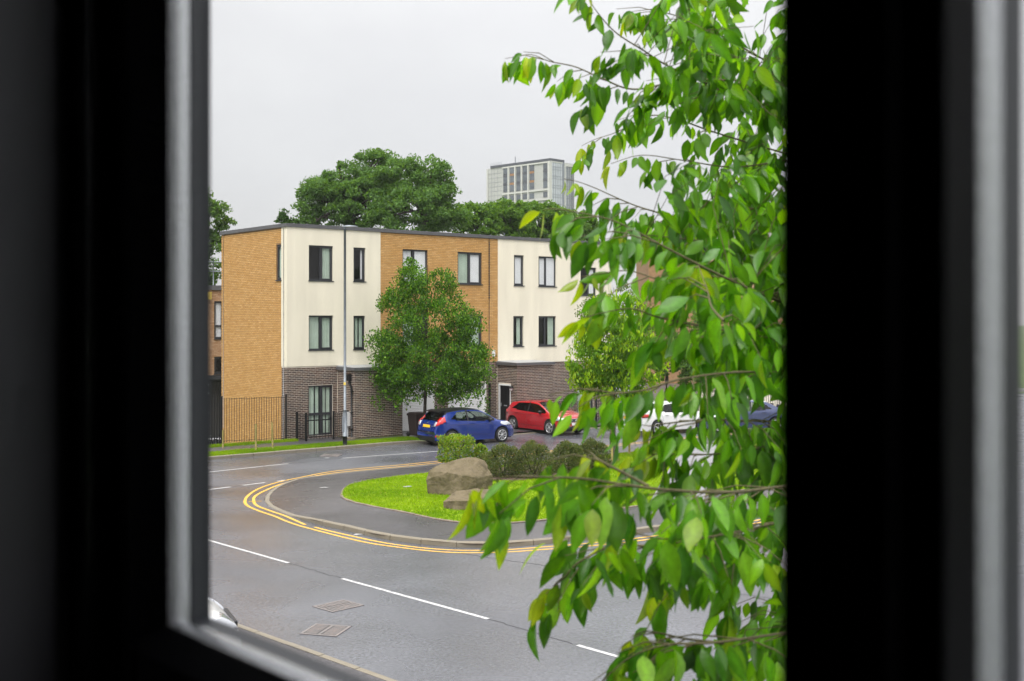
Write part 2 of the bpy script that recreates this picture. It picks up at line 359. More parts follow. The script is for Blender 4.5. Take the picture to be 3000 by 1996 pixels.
YI2 = [(922, 1545), (960, 1555), (1039, 1573), (1110, 1588), (1180, 1599), (1263, 1608), (1355, 1613), (1483, 1611), (1600, 1602.5), (1729, 1592), (1900, 1573), (2100, 1543), (2350, 1504)]
for P in (YO, YI, YI2): marking('yellow_line', crom([G(*p) for p in P], 6), .085, 'yellow_paint', None)
marking('yellow_line', [G(728, 1470.5), G(766, 1469)], .06, 'yellow_paint', None, z=.007)
# ------------------------------------------------------------------ covers and drains
def cover(corners, label, ribs=9, name='manhole_cover'):
    P = [G(*c) for c in corners]; c = sum(P, Vector())/4; ex = ((P[1]-P[0])+(P[2]-P[3]))/2; ey = ((P[3]-P[0])+(P[2]-P[1]))/2
    ey = ey.normalized(); ex = ex-ey*ex.dot(ey); 
    hx = ex.length/2; hy = ((P[3]-P[0]).length+(P[2]-P[1]).length)/4; ex.normalize()
    r = thing(name, label, 'manhole cover' if name == 'manhole_cover' else 'drain', c)
    m_ = MB(); m_.obox((0, 0, .002), ex*hx, ey*hy, Vector((0, 0, .004))); m_.build('plate', MATS['cover_bed'], r)
    m_ = MB()
    for sx in (-1, 1): m_.obox(ex*sx*(hx-.025), ex*.022, ey*hy, Vector((0, 0, .012)))
    for sy in (-1, 1): m_.obox(ey*sy*(hy-.025), ex*(hx-.05), ey*.022, Vector((0, 0, .0115)))
    m_.obox((0, 0, 0), ex*.02, ey*(hy-.05), Vector((0, 0, .011)))
    m_.build('frame', MATS['iron'], r)
    for side_ in (-1, 1):
        m_ = MB(); m_.obox(ex*side_*(hx/2), ex*(hx/2-.045), ey*(hy-.05), Vector((0, 0, .0075))); lid = m_.build('lid', MATS['cover_bed'], r)
        for i in range(ribs):
            yy = -hy+.07+(2*hy-.14)*(i+.5)/ribs; m_ = MB(); m_.obox(ex*side_*(hx/2)+ey*yy+Vector((0, 0, .006)), ex*(hx/2-.06), ey*(hy-.07)/ribs*.5, Vector((0, 0, .0065))); m_.build('rib', MATS['iron'], lid)
    return r
cover([(1008.8, 1757.4), (1066, 1775), (974, 1795), (914.4, 1778.4)], 'square manhole cover just below the long white centre dash')
cover([(923, 1830), (1032, 1835), (985, 1867), (877, 1858)], 'grey square manhole cover nearest the window and lower kerb')
cover([(2090, 1750), (2130, 1752), (2138, 1764), (2092, 1762)], 'small far manhole cover in the road below the cherry branches', 6)
cover([(955, 1329), (1000, 1333), (985, 1341), (938, 1336)], 'dark drain grating in the far road near the verge', 7, 'drain_grating')
# ------------------------------------------------------------------ small litter
def scrap(px, label, s=.06, m='white_paint', z=.006):
    r = MB(); p = G(px[0], px[1], z); n_ = 7; pts = []
    for k in range(n_):
        a = 2*math.pi*k/n_; rr = s*random.uniform(.55, 1.1); pts.append((rr*math.cos(a)*2.2, rr*math.sin(a)*.8, .008*random.random()+.012))
    r.face(pts)
    for k in range(n_):
        a, b = pts[k], pts[(k+1) % n_]; r.face([(a[0], a[1], 0), (b[0], b[1], 0), b, a])
    return tag(r.build('litter', MATS[m], None, p, (0, 0, random.random())), label, 'litter', 'scraps of litter')
scrap((948, 1429.5), 'white and pink scrap of paper on the dark island footway', .075, z=.11)
scrap((1192, 1426.5), 'white scrap of paper on the lawn left of the boulders', .075, z=.17)
scrap((1049, 1567), 'white scrap of paper in the gutter by the island kerb', .06)
scrap((957, 1343), 'tiny white scrap on the far road beside the drain grating', .05)
# ------------------------------------------------------------------ grass blades
def inside(P, x, y):
    n_ = len(P); c = np.zeros(len(x), bool); j = n_-1
    for i in range(n_):
        xi, yi, xj, yj = P[i].x, P[i].y, P[j].x, P[j].y
        with np.errstate(divide='ignore', invalid='ignore'):
            c ^= ((yi > y) != (yj > y)) & (x < (xj-xi)*(y-yi)/(yj-yi+1e-12)+xi)
        j = i
    return c
def blades(name, x, y, z0, label, h=.055):
    n_ = len(x); a = rng.uniform(0, 2*math.pi, n_); hh = h*rng.uniform(.5, 1.3, n_); wd = .011*rng.uniform(.7, 1.4, n_)
    lx, ly = rng.normal(0, .022, n_), rng.normal(0, .022, n_); V = np.zeros((n_, 3, 3))
    V[:, 0] = np.stack([x-wd*np.cos(a), y-wd*np.sin(a), np.full(n_, z0)], 1); V[:, 1] = np.stack([x+wd*np.cos(a), y+wd*np.sin(a), np.full(n_, z0)], 1)
    V[:, 2] = np.stack([x+lx, y+ly, z0+hh], 1)
    t = np.clip(.5+.28*np.sin(x*1.7+1.3*np.sin(y*.9))+.28*np.sin(y*2.1+x*.6)+rng.normal(0, .2, n_), 0, 1)[:, None]
    c = np.array([.135, .255, .007])*(1-t)+np.array([.25, .375, .012])*t
    dry = rng.random(n_) < .02; c[dry] = (.26, .26, .07)
    return tag(obj(name, quads_mesh(name, V, MATS['grass'], c, tri=True)), label, 'grass', kind='stuff')
xs = rng.uniform(-6.5, 15, 400000); ys = rng.uniform(28, 58, 400000)
LP = lawn_in; k = inside(LP, xs, ys); xs, ys = xs[k], ys[k]
pathpoly = pl+pr[::-1]; k = ~inside(pathpoly, xs, ys) & ~inside(SOIL, xs, ys); xs, ys = xs[k][:150000], ys[k][:150000]
blades('lawn_grass', xs, ys, .133, 'short bright green lawn grass on the island')
uu = rng.uniform(-17, 4.6, 52000); vv = rng.uniform(-3.46, -2.38, 52000)
jj = rng.uniform(0, 1, 52000) < np.clip((4.6-uu)/.6, 0, 1); uu, vv = uu[jj], vv[jj]
sheet('verge', [LOC(-17, -3.47), LOC(4.5, -3.47), LOC(4.3, -2.42), LOC(-17, -2.38)], 'grass_base', z=.118)
blades('verge_grass', C0.x+uu*UX-vv*UY, C0.y+uu*UY+vv*UX, .116, 'strip of bright green grass along the far kerb', .075)
uu = rng.uniform(-17, .2, 16000); vv = rng.normal(-.42, .13, 16000)
blades('fence_grass', C0.x+uu*UX-vv*UY, C0.y+uu*UY+vv*UX, .1, 'thin strip of grass at the foot of the railings', .10)
# ================================================================== terrace building
mat('render_cream', (.82, .755, .62), .85, spec=.2, var=.09, scale=1.2, sc3=(1.6, 1.6, .22), detail=7, bump=.12, bscale=120)
mat('brick_buff', (1, 1, 1), .85, attr=True, var=.12, scale=18, bump=.3, bscale=50, spec=.15)
mat('brick_dark', (1, 1, 1), .7, spec=.3, attr=True, var=.35, scale=1.6, sc3=(1.2, 1.2, .4), detail=8, bump=.3, bscale=50)
mat('mortar_buff', (.31, .185, .09), .9, var=.2, scale=4)
mat('mortar_pale', (.70, .62, .53), .9, var=.2, scale=3)
mat('fascia', (.10, .098, .105), .5, var=.15, scale=3)
mat('frame_grey', (.035, .036, .042), .35)
mat('black_metal', (.008, .008, .009), .4, spec=.4)
mat('white_pvc', (.80, .80, .81), .35, var=.04, scale=2)
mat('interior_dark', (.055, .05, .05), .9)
mat('curtain_pale', (.52, .60, .52), .85, var=.10, scale=3)
mat('blind_white', (.84, .82, .86), .8, var=.04, scale=3)
mat('galvanised', (.19, .21, .235), .42, var=.18, scale=6, metal=.25, bump=.15, bscale=40)
mat('lead', (.32, .33, .35), .4, var=.2, scale=4)
mat('moss', (.09, .10, .02), .95, var=.4, scale=7)
glassmat('window_glass', (.95, .97, .96), 1.0, 0.0, 1.5)
glassmat('tower_glass', (.55, .60, .63), 1.6, 0.02, 1.6)
BLD = thing('terraced_building', 'three-storey flat-roofed terrace of cream render, orange-tan brick and dark brick', 'building', C0, ANG)
ZT = 9.16
Pf = lambda a, z, o: (a, -o, z)                     # front wall: along u, outward is -v
def Pfv(v0): return lambda a, z, o: (a, v0-o, z)
Pg = lambda a, z, o: (-o, a, z)                     # gable: along v, outward is -u
def Pgu(u0): return lambda a, z, o: (u0-o, a, z)
def panel(mb, P, a0, a1, z0, z1, holes, o=0.0, dep=.10, mi=0):
    A = sorted({a0, a1, *[min(max(h[k], a0), a1) for h in holes for k in (0, 1)]}); Z = sorted({z0, z1, *[min(max(h[k], z0), z1) for h in holes for k in (2, 3)]})
    for i in range(len(A)-1):
        for j in range(len(Z)-1):
            ca, cz = (A[i]+A[i+1])/2, (Z[j]+Z[j+1])/2
            if any(h[0] < ca < h[1] and h[2] < cz < h[3] for h in holes): continue
            mb.face([P(A[i], Z[j], o), P(A[i+1], Z[j], o), P(A[i+1], Z[j+1], o), P(A[i], Z[j+1], o)], mi)
    for (h0, h1, y0, y1) in holes:
        h0, h1, y0, y1 = max(h0, a0), min(h1, a1), max(y0, z0), min(y1, z1)
        if h1 <= h0 or y1 <= y0: continue
        for (p, q) in (((h0, y0), (h0, y1)), ((h0, y1), (h1, y1)), ((h1, y1), (h1, y0)), ((h1, y0), (h0, y0))):
            mb.face([P(*p, o), P(*q, o), P(*q, o-dep), P(*p, o-dep)], mi)
BUFF = [(.60, .345, .13), (.58, .33, .122), (.62, .365, .145), (.55, .305, .108), (.605, .35, .135), (.59, .34, .128), (.57, .32, .115), (.645, .39, .16)]
DARK = [(.072, .052, .047), (.095, .070, .062), (.060, .046, .046), (.115, .083, .070), (.08, .06, .058), (.10, .063, .052), (.068, .058, .06), (.13, .10, .085)]
DARK = [(r_*1.15, g_*1.0, b_*.9) for r_, g_, b_ in DARK]
def bricks(P, a0, a1, z0, z1, holes, pal, o=None, flip=0):
    """list of (corner a0,a1,z0,z1, P, o, colour index)"""
    o = (.004 if pal is DARK else .009) if o is None else o
    R = []; row = 0; z = z0
    while z+.065 <= z1+.001:
        off = -.1125 if (row+flip) % 2 else 0.0; a = a0+off
        while a < a1:
            s, e = max(a+.006, a0), min(a+.219, a1)
            segs = [(s, e)]
            for h in holes:
                if z+.065 > h[2]+.002 and z < h[3]-.002:
                    ns = []
                    for (p, q) in segs:
                        if q <= h[0] or p >= h[1]: ns.append((p, q)); continue
                        if p < h[0]: ns.append((p, h[0]))
                        if q > h[1]: ns.append((h[1], q))
                    segs = ns
            for (p, q) in segs:
                if q-p > .03: R.append((p, q, z+.008, z+.067, P, o, random.randrange(len(pal))))
            a += .225
        z += .075; row += 1
    return R
def brick_faces(mb, b, pal):
    p, q, y0, y1, P, o, ci = b; c = pal[ci]; k = random.uniform(.95, 1.05); c = tuple(x*k for x in c); oo = o+random.uniform(-.001, .001)
    A = [P(p, y0, oo), P(q, y0, oo), P(q, y1, oo), P(p, y1, oo)]; B = [P(p, y0, -.004), P(q, y0, -.004), P(q, y1, -.004), P(p, y1, -.004)]
    i = len(mb.v); mb.v.extend(A+B)
    for f in ((0, 1, 2, 3), (0, 4, 5, 1), (1, 5, 6, 2), (2, 6, 7, 3), (3, 7, 4, 0)):
        mb.f.append(tuple(i+t for t in f)); mb.mi.append(0); mb.c.append(c); mb.sm.append(False)
# openings measured on the photograph
def rect(x0, x1, y0, y1, v=0.0): return (UW(x0, v), UW(x1, v), ZW((x0+x1)/2, y1, v), ZW((x0+x1)/2, y0, v))
W = {'w1': rect(904, 975, 720, 823), 'w2': rect(1035, 1070, 726, 825), 'w3': rect(1179, 1252.5, 732, 829), 'w4': rect(1341, 1411, 740, 833),
     'w5': rect(1505, 1534, 748, 837), 'w6': rect(1577, 1629, 752, 840), 'w7': rect(1700, 1746, 784, 866),
     'f1': rect(904, 975, 924.7, 1025.5), 'f2': rect(1035, 1069, 925.5, 1024), 'f3': rect(1179, 1252.5, 926, 1021), 'f4': rect(1341, 1411, 926, 1018),
     'f5': rect(1503, 1533, 926.5, 1015), 'f6': rect(1577, 1628, 926.5, 1013.5), 'f7': rect(1700, 1746, 927, 1011),
     'g1': rect(903.5, 975, 1129, 1276), 'g7': rect(1692, 1738, 1112, 1238)}
GAR = [(UW(1170), UW(1273), .10, 2.16), (UW(1313), UW(1425), .10, 2.16)]
UA, UB, UE = UW(1114), UW(1458), UW(1790)
ZR = 3.16
gwin = (.46, .92, 6.80, 8.30)
hl = list(W.values())
P1 = (UW(989), -1.37, UW(1179, -1.37)); P2 = (UW(1457), -1.47, UW(1619, -1.47))   # porches: u0, front v, u1
# --- render panels
mb = MB(); panel(mb, Pf, 0, UA, ZR, ZT-.15, hl, .022, .11); panel(mb, Pf, UB, UE, ZR-.12, ZT-.15, hl, .022, .11)
panel(mb, Pg, 0.0, .46, ZR, ZT-.15, [], .022)
mb.face([(-.022, -.022, ZR), (0, -.022, ZR), (0, 0, ZR), (-.022, 0, ZR)]); mb.face([(-.022, -.022, ZR), (0, -.022, ZR), (0, -.022, ZT-.15), (-.022, -.022, ZT-.15)]); mb.face([(-.022, -.022, ZR), (-.022, 0, ZR), (-.022, 0, ZT-.15), (-.022, -.022, ZT-.15)])
for u_ in (UA, UB, UE): mb.face([(u_, 0, ZR), (u_, -.022, ZR), (u_, -.022, ZT-.15), (u_, 0, ZT-.15)])
mb.face([(0, 0, ZR), (UA, 0, ZR), (UA, -.022, ZR), (0, -.022, ZR)]); mb.face([(UB, 0, ZR-.12), (UE, 0, ZR-.12), (UE, -.022, ZR-.12), (UB, -.022, ZR-.12)])
mb.face([(UE, 0, 0), (UE, 6.1, 0), (UE, 6.1, ZT-.15), (UE, 0, ZT-.15)]); mb.face([(0, 6.1, 0), (UE, 6.1, 0), (UE, 6.1, ZT-.15), (0, 6.1, ZT-.15)])
mb.build('rendered_wall', MATS['render_cream'], BLD)
# --- brick walls: mortar bed, then bricks
fr_hole = hl+GAR
mb = MB(); panel(mb, Pf, UA, UB, ZR-.06, ZT-.15, hl, 0, .11); brown = mb.build('tan_brick_wall', MATS['mortar_buff'], BLD)
mb = MB(); panel(mb, Pg, .46, 6.11, -2.0, ZT-.15, [gwin], 0, .11); gab = mb.build('tan_brick_gable', MATS['mortar_buff'], BLD)
for par_, lst in ((brown, bricks(Pf, UA, UB, ZR-.03, ZT-.15, hl, BUFF)), (gab, bricks(Pg, .46, 6.11, -1.47, ZT-.15, [gwin], BUFF))):
    mb = MB()
    for b in lst: brick_faces(mb, b, BUFF)
    tag(mb.build('brickwork', MATS['brick_buff'], par_), kind='stuff')
mb = MB(); panel(mb, Pf, 0, UE, 0, ZR, fr_hole, 0, .11); panel(mb, Pg, 0, .46, 0, ZR, [], 0)
u0, v1, u1 = P1
panel(mb, Pgu(u0), v1, 0, 0, 2.98, [], 0); panel(mb, Pfv(v1), u0, u1, 0, 2.98, [], 0); mb.face([(u1, v1, 0), (u1, 0, 0), (u1, 0, 2.98), (u1, v1, 2.98)])
q0, r1, q1 = P2; door = (-1.02, -.10, .10, 2.07)
panel(mb, Pgu(q0), r1, 0, 0, 2.98, [door], 0); panel(mb, Pfv(r1), q0, q1, 0, 2.98, [], 0); mb.face([(q1, r1, 0), (q1, 0, 0), (q1, 0, 2.98), (q1, r1, 2.98)])
dark = mb.build('dark_brick_wall', MATS['mortar_pale'], BLD)
inp = [(u0-.02, u1+.02, 0, 3.05), (q0-.02, q1+.02, 0, 2.97)]
dk = bricks(Pf, 0, UE, .03, ZR-.02, fr_hole+inp, DARK)+bricks(Pg, 0, .46, .03, ZR-.02, [], DARK, flip=1)
dk += bricks(Pgu(u0), v1, -.012, .03, 2.97, [], DARK, flip=1)+bricks(Pfv(v1), u0, u1, .03, 2.97, [], DARK)
dk += bricks(Pgu(q0), r1, -.012, .03, 2.97, [door], DARK, flip=1)+bricks(Pfv(r1), q0, q1, .03, 2.97, [], DARK)
def bdist(b): p = b[4]((b[0]+b[1])/2, (b[2]+b[3])/2, 0); g = LOC(p[0], p[1], p[2]); return (g-Vector((0, 0, ZC))).length-(0 if b[1]-b[0] > .2 else 3)*-1
front_near = sorted([b for b in dk if b[4] is Pf and b[1]-b[0] > .2 and b[0] < UW(986)], key=bdist)[:300]
fs = set(map(id, front_near)); mb = MB()
for b in dk:
    if id(b) not in fs: brick_faces(mb, b, DARK)
tag(mb.build('brickwork', MATS['brick_dark'], dark), kind='stuff')
bm_ = []
for c in DARK:
    m_ = MB(); m_.box(0, 0, 0, .211, .014, .059, 0, c, skip=('k',)); bm_.append(m_.mesh('brick', MATS['brick_dark']))
for b in front_near: obj('brick', bm_[b[6]], dark, (b[0]+.001, -.0045-random.uniform(-.001, .001), b[2]))
# --- roof, fascia, flashings
mb = MB(); mb.box(-.07, -.07, ZT-.15, UE+.05, .03, ZT); mb.box(-.07, .031, ZT-.15, .03, 6.18, ZT); mb.box(UE-.05, .031, ZT-.15, UE+.05, 6.18, ZT-.002); mb.box(.031, 6.08, ZT-.15, UE-.051, 6.178, ZT-.004)
mb.face([(0, 0, ZT-.06), (UE, 0, ZT-.06), (UE, 6.1, ZT-.06), (0, 6.1, ZT-.06)]); mb.build('roof', MATS['fascia'], BLD)
mb = MB()
for i in range(30): mb.obox((.3+i*.62, -.02, ZT+.006), (.03, 0, 0), (0, .045, 0), (0, 0, .006))
for i in range(9): mb.obox((-.02, .5+i*.62, ZT+.006), (.045, 0, 0), (0, .03, 0), (0, 0, .006))
mb.build('roof_clips', MATS['lead'], BLD)
for (a, b, c) in (P1, P2):
    mb = MB(); mb.box(a-.10, b-.10, 2.98, c+.08, -.025, 3.10); r_ = mb.build('porch_roof', MATS['fascia'], BLD)
    mb = MB(); mb.face([(a-.05, b-.05, 3.105), (c+.04, b-.05, 3.105), (c+.04, -.03, 3.16), (a-.05, -.03, 3.16)]); mb.face([(a-.05, b-.05, 3.105), (a-.05, -.03, 3.16), (a-.05, -.03, 3.105)]); mb.build('flashing', MATS['lead'], r_)
# --- windows
def bar(mb, P, a0, a1, z0, z1, o0, o1, mi=0):
    A = [P(a0, z0, o1), P(a1, z0, o1), P(a1, z1, o1), P(a0, z1, o1)]; B = [P(a0, z0, o0), P(a1, z0, o0), P(a1, z1, o0), P(a0, z1, o0)]
    i = len(mb.v); mb.v.extend(A+B)
    for f in ((0, 1, 2, 3), (0, 4, 5, 1), (1, 5, 6, 2), (2, 6, 7, 3), (3, 7, 4, 0), (7, 6, 5, 4)):
        mb.f.append(tuple(i+t for t in f)); mb.mi.append(mi); mb.c.append(None); mb.sm.append(False)
def ring(mb, P, a0, a1, z0, z1, t, o0, o1):
    bar(mb, P, a0, a1, z0, z0+t, o0, o1); bar(mb, P, a0, a1, z1-t, z1, o0, o1); bar(mb, P, a0, a0+t, z0+t, z1-t, o0, o1); bar(mb, P, a1-t, a1, z0+t, z1-t, o0, o1)
def curtain(P, a0, a1, z0, z1, o, m, parent, waves=9, amp=.02, part=None, gap=None):
    mb = MB(); n_ = waves*6; pts = []
    for i in range(n_+1):
        a = a0+(a1-a0)*i/n_; pts.append((a, o+amp*math.sin(i*2*math.pi/6+.6*math.sin(i*.31))))
    for i in range(n_):
        (a, oo), (b, ob) = pts[i], pts[i+1]
        if gap and gap[0] < (a+b)/2 < gap[1]: continue
        mb.face([P(a, z0, oo), P(b, z0, ob), P(b, z1, ob), P(a, z1, oo)], sm=True)
    return mb.build(part or 'curtain', MATS[m], parent)
def window(P, r, parent, lights=2, split=.5, open_side=1, cur=None, o=-.05, sill=True, rail=None, room=.9):
    a0, a1, z0, z1 = r; mb = MB(); t = .055; ring(mb, P, a0+.004, a1-.004, z0+.004, z1-.004, t, o-.06, o)
    secs = [(a0+t, a1-t)]
    if lights == 2:
        am = a0+(a1-a0)*split; bar(mb, P, am-.032, am+.032, z0+t, z1-t, o-.06, o-.003); secs = [(a0+t, am-.032), (am+.032, a1-t)]
    for k in range(len(secs)):
        if k == open_side or lights == 1: ring(mb, P, secs[k][0], secs[k][1], z0+t, z1-t, .045, o-.05, o+.012); secs[k] = (secs[k][0]+.045, secs[k][1]-.045)
    if rail is not None: bar(mb, P, a0+t, a1-t, rail-.05, rail+.05, o-.055, o-.006)
    wobj = mb.build('window', MATS['frame_grey'], parent)
    for (s, e) in secs:
        m_ = MB(); m_.face([P(s-.02, z0+t-.02, o-.03), P(e+.02, z0+t-.02, o-.03), P(e+.02, z1-t+.02, o-.03), P(s-.02, z1-t+.02, o-.03)]); m_.build('pane', MATS['window_glass'], wobj)
    if sill:
        m_ = MB(); bar(m_, P, a0-.03, a1+.03, z0-.035, z0+.002, -.06, .055); m_.build('sill', MATS['frame_grey'], wobj)
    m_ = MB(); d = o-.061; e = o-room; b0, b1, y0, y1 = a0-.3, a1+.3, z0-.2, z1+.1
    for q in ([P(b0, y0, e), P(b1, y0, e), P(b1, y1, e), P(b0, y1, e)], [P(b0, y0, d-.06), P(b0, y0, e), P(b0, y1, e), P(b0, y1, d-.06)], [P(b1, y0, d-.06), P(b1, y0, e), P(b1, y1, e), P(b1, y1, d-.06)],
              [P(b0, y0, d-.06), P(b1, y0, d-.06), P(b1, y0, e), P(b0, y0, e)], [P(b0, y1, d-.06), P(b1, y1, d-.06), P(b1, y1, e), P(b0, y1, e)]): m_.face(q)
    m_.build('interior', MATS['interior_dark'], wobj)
    for c in (cur or []):
        s0, s1, mm = c[:3]; A0, A1 = a0+(a1-a0)*s0, a0+(a1-a0)*s1; flat = len(c) > 3
        curtain(P, A0, A1, z0+.01, z1-.01, o-.045-(0 if flat else .03), mm, wobj, max(3, int((A1-A0)*14)), .004 if flat else .022)
    return wobj
CP, BW = 'curtain_pale', 'blind_white'
window(Pf, W['w1'], BLD, 2, .5, 1, [(.62, .96, CP)]); window(Pf, W['w2'], BLD, 1, cur=[(.70, .97, BW)])
window(Pf, W['w3'], BLD, 2, .45, 9, [(.04, .40, BW), (.52, .95, BW, 1)]); window(Pf, W['w4'], BLD, 2, .48, 1, [(.04, .45, CP), (.52, .96, BW, 1)])
window(Pf, W['w5'], BLD, 1, cur=[(.05, .95, BW, 1)]); window(Pf, W['w6'], BLD, 2, .45, 0, [(.05, .95, BW, 1)])
window(Pf, W['w7'], BLD, 2, .5, 1, [(.55, .95, BW, 1)])
window(Pf, W['f1'], BLD, 2, .5, 1, [(.03, .46, CP), (.55, .95, CP)]); window(Pf, W['f2'], BLD, 1, cur=[(.1, .5, CP), (.6, .93, CP)])
window(Pf, W['f3'], BLD, 2, .5, 1, [(.05, .5, CP)]); window(Pf, W['f4'], BLD, 2, .5, 1, [(.5, .95, CP)])
window(Pf, W['f5'], BLD, 1, cur=[(.48, .85, CP)]); window(Pf, W['f6'], BLD, 2, .42, 0, [(.62, .94, CP)]); window(Pf, W['f7'], BLD, 2, .5, 1, [(.5, .95, CP)])
window(Pf, W['g1'], BLD, 2, .52, 1, [(.04, .28, CP), (.33, .47, CP), (.58, .74, CP), (.77, .93, CP)], sill=False, rail=(W['g1'][2]+.92))
window(Pf, W['g7'], BLD, 2, .5, 1, [(.04, .45, CP), (.55, .95, CP)], sill=False)
window(Pg, gwin, BLD, 1, cur=[(.1, .9, CP)])
# --- garage doors with separate slats
for (a0, a1, z0, z1) in GAR:
    mb = MB(); t = .09 if a0 > 7 else .10; o = -.06
    bar(mb, Pf, a0, a1, z1-.10, z1, -.16, -.01); bar(mb, Pf, a0, a0+t, z0, z1-.10, -.16, -.012); bar(mb, Pf, a1-t-.28*(a0 < 7), a1, z0, z1-.10, -.16, -.012)
    bar(mb, Pf, a0+t, a1-t, z0, z1-.1, -.16, -.15)
    g = mb.build('garage_door', MATS['white_pvc'], BLD); e0, e1 = a0+t, a1-t-.28*(a0 < 7); n_ = 26; hh = (z1-.10-z0)/n_; m_ = MB(); m_.box
    m_ = MB(); pr_ = [(0, .0), (.006, .012), (.5*hh, .020), (hh-.006, .012), (hh, .0)]
    for (z, o_), (zz, oo) in zip(pr_[:-1], pr_[1:]): m_.face([(0, -o_, z), (e1-e0, -o_, z), (e1-e0, -oo, zz), (0, -oo, zz)])
    sm_ = m_.mesh('slat', MATS['white_pvc'])
    for i in range(n_): obj('slat', sm_, g, (e0, .145, z0+i*hh))
# --- front door in the porch
Pd = Pgu(q0)
mb = MB(); ring(mb, Pd, door[0], door[1], door[2], door[3], .07, -.09, .012); dfr = mb.build('door_frame', MATS['white_pvc'], BLD)
mb = MB(); a0, a1, z0, z1 = door[0]+.07, door[1]-.07, door[2]+.02, door[3]-.07; bar(mb, Pd, a0, a1, z0, z1, -.09, -.05)
dr = mb.build('door', MATS['black_metal'], BLD)
for (f0, f1, g0, g1) in ((.12, .44, .08, .42), (.56, .88, .08, .42), (.12, .44, .52, .94), (.56, .88, .52, .94)):
    m_ = MB(); ring(m_, Pd, a0+(a1-a0)*f0, a0+(a1-a0)*f1, z0+(z1-z0)*g0, z0+(z1-z0)*g1, .02, -.052, -.040); m_.build('door_panel', MATS['black_metal'], dr)
m_ = MB(); bar(m_, Pd, a0+.28, a1-.28, 1.02, 1.07, -.05, -.038); m_.build('letter_plate', MATS['lead'], dr)
m_ = MB(); bar(m_, Pd, a1-.09, a1-.06, 1.0, 1.16, -.05, -.015); m_.build('handle', MATS['lead'], dr)
# --- wall lamp, alarm box, bell push, meter cabinet
m_ = MB(); cx = q0-.10; m_.lathe([(.02, .22), (.10, .16), (.11, .10), (.09, .09)], (cx, -1.16, 1.80), 'z', 14); m_.box(cx-.02, -1.18, 1.98, q0, -1.14, 2.02); lamp = m_.build('wall_lamp', MATS['black_metal'], BLD)
m_ = MB(); m_.lathe([(.09, .10), (.085, .04), (.05, -.01), (.001, -.02)], (cx, -1.16, 1.79), 'z', 14); m_.build('lamp_globe', MATS['white_pvc'], lamp)
ub = UW(1444); zb = ZW(1444, 1039)
m_ = MB(); m_.box(ub-.07, -.09, zb, ub+.07, -.012, zb+.22); m_.box(ub-.05, -.11, zb-.09, ub+.05, -.012, zb-.005); m_.build('alarm_box', MATS['white_pvc'], BLD)
m_ = MB(); m_.box(q0-.03, -1.20, 1.05, q0-.008, -1.16, 1.15); m_.build('bell_push', MATS['white_pvc'], BLD)
m_ = MB(); m_.box(u0-.16, -1.05, .62, u0-.012, -.72, 1.22); mcab = m_.build('meter_cabinet', MATS['white_pvc'], BLD)
m_ = MB(); m_.box(u0-.10, -.95, .1, u0-.05, -.88, .62); m_.build('meter_pipe', MATS['white_pvc'], mcab)
# --- pipes
m_ = MB(); pv = -1.18; m_.tube([(u0-.07, pv+.12, 2.62), (u0-.07, pv+.12, 2.45), (u0-.07, pv-.05, 2.25), (u0-.07, pv-.05, .12)], .045, 10); m_.box(u0-.16, pv+.03, 2.55, u0-.012, pv+.21, 2.82)
for z in (2.1, 1.2, .5): m_.box(u0-.125, pv-.11, z, u0-.012, pv+.01, z+.03)
m_.build('downpipe', MATS['black_metal'], BLD)
up = UW(1432); m_ = MB(); m_.tube([(up, -.07, 2.1), (up, -.07, .1)], .055, 10); m_.build('downpipe', MATS['black_metal'], BLD)
m_ = MB(); m_.tube([(up, -.03, ZT-.16), (up, -.03, 2.1)], .012, 6)
m_.build('conductor', MATS['frame_grey'], BLD)
for i in range(26):
    m_ = MB(); z = ZT-.35-i*.105; m_.obox((up, -.04, z), (.035, 0, .012), (0, .012, 0), (-.006, 0, .018)); m_.build('chain_link', MATS['frame_grey'], BLD)
uq = q1+.07; m_ = MB(); m_.box(uq-.055, -.15, .1, uq+.055, -.012, 2.45); m_.build('downpipe', MATS['black_metal'], BLD)
m_ = MB(); m_.tube([(-.05, .22, ZT-.02), (-.05, .22, .15)], .010, 6)
for i in range(9): m_.obox((-.04, .22, .6+i*.95), (.014, 0, 0), (0, .022, 0), (0, 0, .012))
m_.build('conductor', MATS['lead'], BLD)
m_ = MB(); m_.tube([(-.04, 5.86, ZT+.02), (-.04, 5.86, .2)], .010, 6); m_.build('conductor', MATS['lead'], BLD)
m_ = MB(); m_.box(u0, v1-.06, .1, u1, v1-.014, .125); m_.box(u0-.05, v1-.05, .1, u0-.014, -.05, .122); m_.build('moss', MATS['moss'], BLD)
m_ = MB(); m_.box(u0-.30, -1.55, .101, u0-.05, -1.05, .16); m_.build('drain_box', MATS['edging_concrete'], BLD)
